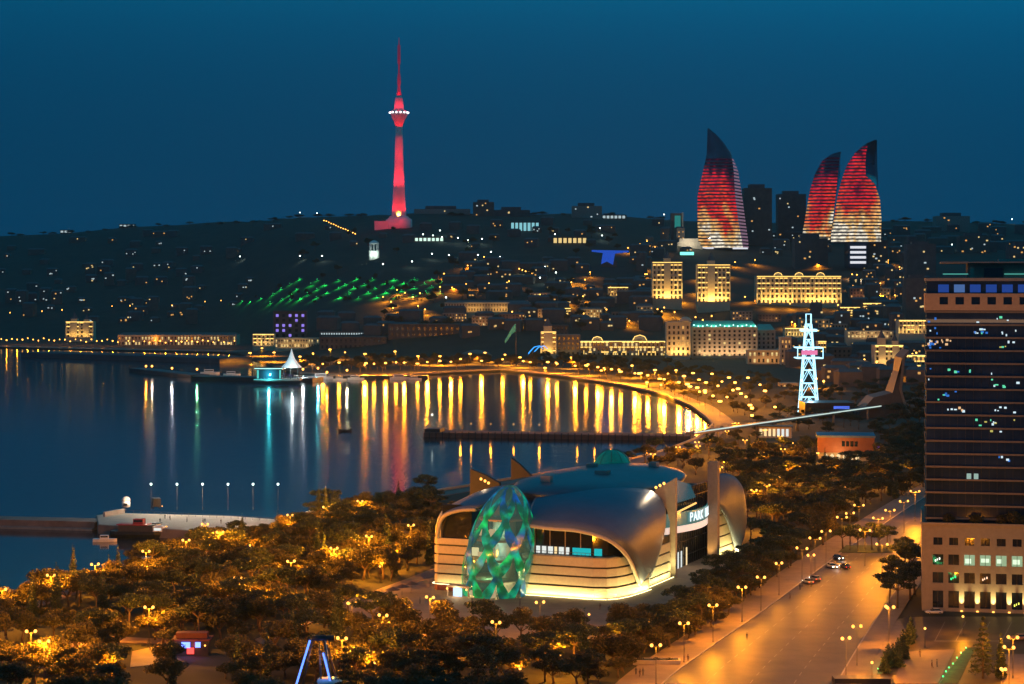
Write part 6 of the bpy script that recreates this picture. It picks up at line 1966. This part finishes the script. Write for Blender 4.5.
# ------------------------------------------------------------------ forecourt and car park bottom right
flat('forecourt', [G(826, 700), G(868, 652), G(872, 624), G(905, 618), G(925, 617), G(1080, 617), G(1080, 740), G(860, 740)], 1.60, M_asph)
flat('pavement', [G(838, 690), G(870, 645), G(876, 622), G(900, 621), G(906, 632), G(890, 650), G(876, 676), G(868, 690)], 1.66, M_pave)
flat('pavement', [G(893, 684), G(905, 652), G(955, 650), G(938, 684)], 1.66, M_pave2)
flat('lawn', [G(940, 684), G(966, 648), G(976, 648), G(958, 684)], 1.67, M_lawn)
flat('pavement', [G(1000, 690), G(1004, 655), G(1080, 655), G(1080, 690)], 1.66, M_pave)
mk = MB()
for px in (935, 956, 980, 1002):
    a, b = G(px, 641), G(px + 10, 622)
    mk.add([(a.x - .1, a.y, 1.612), (a.x + .1, a.y, 1.612), (b.x + .1, b.y, 1.612), (b.x - .1, b.y, 1.612)], [(0, 1, 2, 3)])
mk.add([G(934, 641.3, 1.612), G(1010, 641.3, 1.612), G(1010, 640.7, 1.612), G(934, 640.7, 1.612)], [(0, 1, 2, 3)])
structure('parking_markings', mk, M_mark)
o = thing('planter_wall', 'low dark stone planter at the forecourt corner', 'planter', G(862, 684))
part(o, 'wall', MB().box(-6, 6, -1, 3, 0, 1.3), M_dark)
o = thing('planter_box', 'long stone planter beside the avenue kerb', 'planter', G(656, 664), R(-2))
part(o, 'wall', MB().box(-5.5, 5.5, -1.6, -1.2, 0, 1.1).box(-5.5, 5.5, 1.2, 1.6, 0, 1.1).box(-5.5, -5.1, -1.198, 1.198, 0, 1.098).box(5.1, 5.5, -1.198, 1.198, 0, 1.098), M_stone)
part(o, 'soil', MB().box(-5.09, 5.09, -1.19, 1.19, 0, .9), M_lawn)
part(o, 'plants', MB().mesh('plants', M_leaf) if False else (lambda mm: (leaves(mm, [(-3.5, 0, 1.1, 1, .4), (0, 0, 1.1, 1, .4), (3, 0, 1.1, 1, .4)], 300, .3, rnd), mm)[1])(MB()), M_leaf)
for i, (px, py) in enumerate([(884, 674), (888, 668), (893, 662), (898, 656), (903, 650), (908, 645), (911, 640), (899, 668), (905, 660)]):
    q = plant('clipped_cypress', G(px, py), rnd.uniform(1.1, 1.5))
    ranked(q, 'small cone-clipped cypress on the forecourt', [('the green ground lamps', G(880, 674))], 'tree', 'clipped cypresses of the forecourt')
GLM = [('the clipped cypresses', G(884, 674)), ('the car park lawn', G(945, 680))]
for px, py in [(878, 672), (881, 668), (884, 664), (943, 680), (946, 675), (949, 671), (953, 667), (957, 661), (961, 656), (966, 651)]:
    q = lamp('greenspot', G(px, py), (90, (.03, 1, .3), .15), 0, 'ground_lamp')
    q.scale = (.55, .55, .5)
    ranked(q, 'tiny green ground lamp', GLM, 'ground lamp', 'green ground lamps of the forecourt')
# cars
car(G(808, 583.5, 1.62), R(17), (.45, .45, .43), 'pale car driving away, outer lane by the kerb')
car(G(815, 580.5, 1.62), R(17), (.30, .29, .27), 'grey car driving away beside the pale car')
car(G(832, 568, 1.62), R(197), (.55, .55, .52), 'car with bright headlights coming down the avenue')
car(G(845, 568.5, 1.62), R(17), (.05, .05, .06), 'dark car beside the one with bright headlights')
car(G(838, 559.5, 1.62), R(197), (.08, .07, .07), 'dark car following the bright headlights')
car(G(934, 614, 1.62), R(92), (.62, .58, .50), 'white car parked along the office podium', False)
car(G(950, 650, 1.68), R(70), (.10, .09, .09), 'dark car parked on the forecourt pavement', False) if False else None
car(G(1018, 640, 1.62), R(92), (.45, .22, .12), 'tan car parked at the car park edge', False)
car(G(912, 556, 1.76), R(15), (.08, .07, .06), 'dark van parked under the pine by the podium', False, True)
# people on the plaza and pavements
for i, (px, py) in enumerate([(420, 604), (429, 602), (472, 602), (484, 603), (520, 606), (396, 610), (558, 620), (600, 610), (747, 640), (790, 600), (800, 590), (688, 662), (643, 676), (640, 677), (636, 675), (932, 668), (937, 667), (920, 657), (150, 650), (156, 651)]):
    person(G(px, py, 1.64), rnd.uniform(0, 6), i % 2, ['person by the two-globe lamp on the plaza', 'second person beside the plaza lamp', 'person standing at the screen of the egg entrance', 'person at the mall entrance porch', 'person at the lit side of the glass egg', 'person walking along the pink path', 'person in front of the lit stripes on the plaza',
           'person below the corner of the striped wall', 'person on the avenue pavement by the lower lamp', 'person on the avenue pavement, second up the slope', 'person highest up the avenue pavement', 'person at the kerb near the stone planter', 'person in front of the group beside the planter', 'middle person of the group beside the planter', 'rear person of the group beside the planter',
           'person on the forecourt near the lawn', 'second person on the forecourt near the lawn', 'person near the clipped cypresses', 'person on the orange clearing', 'companion on the orange clearing'][i], 'people strolling')
# benches on the plaza
for i, (px, py) in enumerate([(440, 619), (436, 606), (395, 604), (575, 628)]):
    o = thing('bench', ['bench under the lamp in the golden part of the plaza', 'bench near the striped end wall', 'bench beside the pink path', 'bench near the corner of the mall'][i], 'bench', G(px, py, 1.62), rnd.uniform(-.5, .5), 'plaza benches')
    part(o, 'seat', MB().box(-1.2, 1.2, -.25, .25, .42, .5), M_conc)
    for x in (-1, 1): part(o, 'leg', MB().box(x - .1, x + .1, -.22, .22, 0, .42), M_conc)
# parasols on the plaza
for i, (px, py) in enumerate([(393, 599), (402, 596), (411, 593)]):
    o = thing('parasol', ['dark parasol farthest from the mall on the plaza', 'middle dark parasol beside the path', 'dark parasol next to the striped end wall'][i], 'parasol', G(px, py, 1.62), 0, 'plaza parasols')
    part(o, 'pole', MB().tube([(0, 0, 0), (0, 0, 3)], .06, 6), M_pole)
    part(o, 'canopy', MB().lathe([(2.2, 2.5), (1.2, 2.9), (.1, 3.3)], 8, (0, 0), False), mat('parasol_cloth', (.10, .07, .06), .9))
# kiosk with red and blue screens
o = thing('funfair_kiosk', 'funfair kiosk with red and blue lit screens under the trees', 'kiosk', G(191, 656))
part(o, 'wall', MB().box(-4, 4, 0, 4, 0, 3.6), M_dark)
part(o, 'roof', MB().box(-4.5, 4.5, -1.2, 4.5, 3.6, 4.0).box(-3.6, 3.6, .5, 3.5, 4.0, 5.2), mat('red_awning', (.10, .02, .02), .6))
part(o, 'blue_screen', MB().box(-2.2, -.2, -.2, -.05, 1.9, 3.2), glow('blue_screen', (.12, .2, 1), 4))
part(o, 'blue_screen', MB().box(1.0, 2.2, -.2, -.05, 2.0, 3.2), glow('blue_screen', (.12, .2, 1), 4))
part(o, 'red_panel', MB().box(-.9, .7, -.22, -.06, .5, 1.9), glow('red_screen', (1, .06, .05), 2.5))
for x in (-3.3, 3.4): part(o, 'lamp', MB().ball((x, -1.1, 2.6), .22, 6, 5), M_bulb)
for x, c in ((-1.5, (.2, .25, 1)), (.8, (1, .1, .1))):
    pt = bpy.data.lights.new('kiosk_glow', 'POINT'); pt.energy = 260; pt.color = c; pt.shadow_soft_size = .2
    link('kiosk_glow', pt, o, (x, -2, 2.2))
# swing ride with blue light lines
a = G(303, 702)
o = thing('swing_ride', 'fairground swing ride with blue light tubes on its slanted legs', 'fairground ride', a)
top = P(318, 638, a.y + 2) - a
for (px, py, dy, lit) in ((291, 690, -1, True), (336, 684, -1, True), (300, 700, 5, False), (342, 690, 6, False), (322, 700, 2, False)):
    f = P(px, py, a.y + dy) - a
    f.z = 0
    t2 = top + Vector(((px - 318) * .06, 0, 0))
    part(o, 'leg', MB().tube([f, t2], .22, 6), M_pole)
    if lit: part(o, 'light_tube', MB().tube([f + Vector((0, -.4, .2)), t2 + Vector((0, -.4, -.4 if px < 318 else -3))], .20, 6), glow('blue_tube', (.10, .22, 1.0), 2.6))
part(o, 'hub', MB().tube([top + Vector((-1.2, 0, 0)), top + Vector((3.4, 0, 0))], .6, 10), M_dark)
part(o, 'arm', MB().tube([top + Vector((1.4, 0, 0)), top + Vector((2.4, 0, -8.5))], .3, 6), M_white)
part(o, 'gondola', MB().lathe([(2.4, top.z - 9.6), (2.7, top.z - 9.0), (2.4, top.z - 8.4)], 14, (top.x + 2.4, top.y)), M_white)
pt = bpy.data.lights.new('ride_glow', 'POINT'); pt.energy = 350; pt.color = (.2, .3, 1); pt.shadow_soft_size = .3
link('ride_glow', pt, o, top + Vector((0, -2.5, -4)))
# balustrade of the shore promenade
bal = offset(shoreN, 1.2)
m, m2 = MB(), MB()
o = thing('balustrade', 'pale stone balustrade curving along the near shore', 'balustrade', (bal[0].x, bal[0].y, 1.6))
for p, q in zip(bal[:-1], bal[1:]):
    if q.x > 40: continue
    d = (q - p).length
    for i in range(int(d / 1.6)):
        c = p.lerp(q, i / max(1, int(d / 1.6)))
        m.box(c.x - .11, c.x + .11, c.y - .11, c.y + .11, 1.6, 2.5)
    wbox(m2, p, q, .2, 2.5, 2.75)
world_part(o, 'baluster', m, M_stone)
world_part(o, 'handrail', m2, M_stone)

bpy.context.view_layer.update()
# ------------------------------------------------------------------ evening haze in the air
HAZE = 2.4e-5
if HAZE:
    me = MB().box(-7600, 7600, -120, 9600, -4, 420).mesh('haze', bpy.data.materials.new('evening_haze'))
    hm = me.materials[0]
    hm.use_nodes = True
    t = hm.node_tree
    t.nodes.clear()
    ho = nd(t, 'ShaderNodeOutputMaterial')
    pvn = nd(t, 'ShaderNodeVolumePrincipled')
    pvn.inputs['Color'].default_value = (.45, .80, 1, 1)
    pvn.inputs['Density'].default_value = HAZE
    pvn.inputs['Anisotropy'].default_value = .3
    t.links.new(pvn.outputs[0], ho.inputs['Volume'])
    hz_o = link('haze', me)
    hz_o['kind'] = 'stuff'
finish_labels()
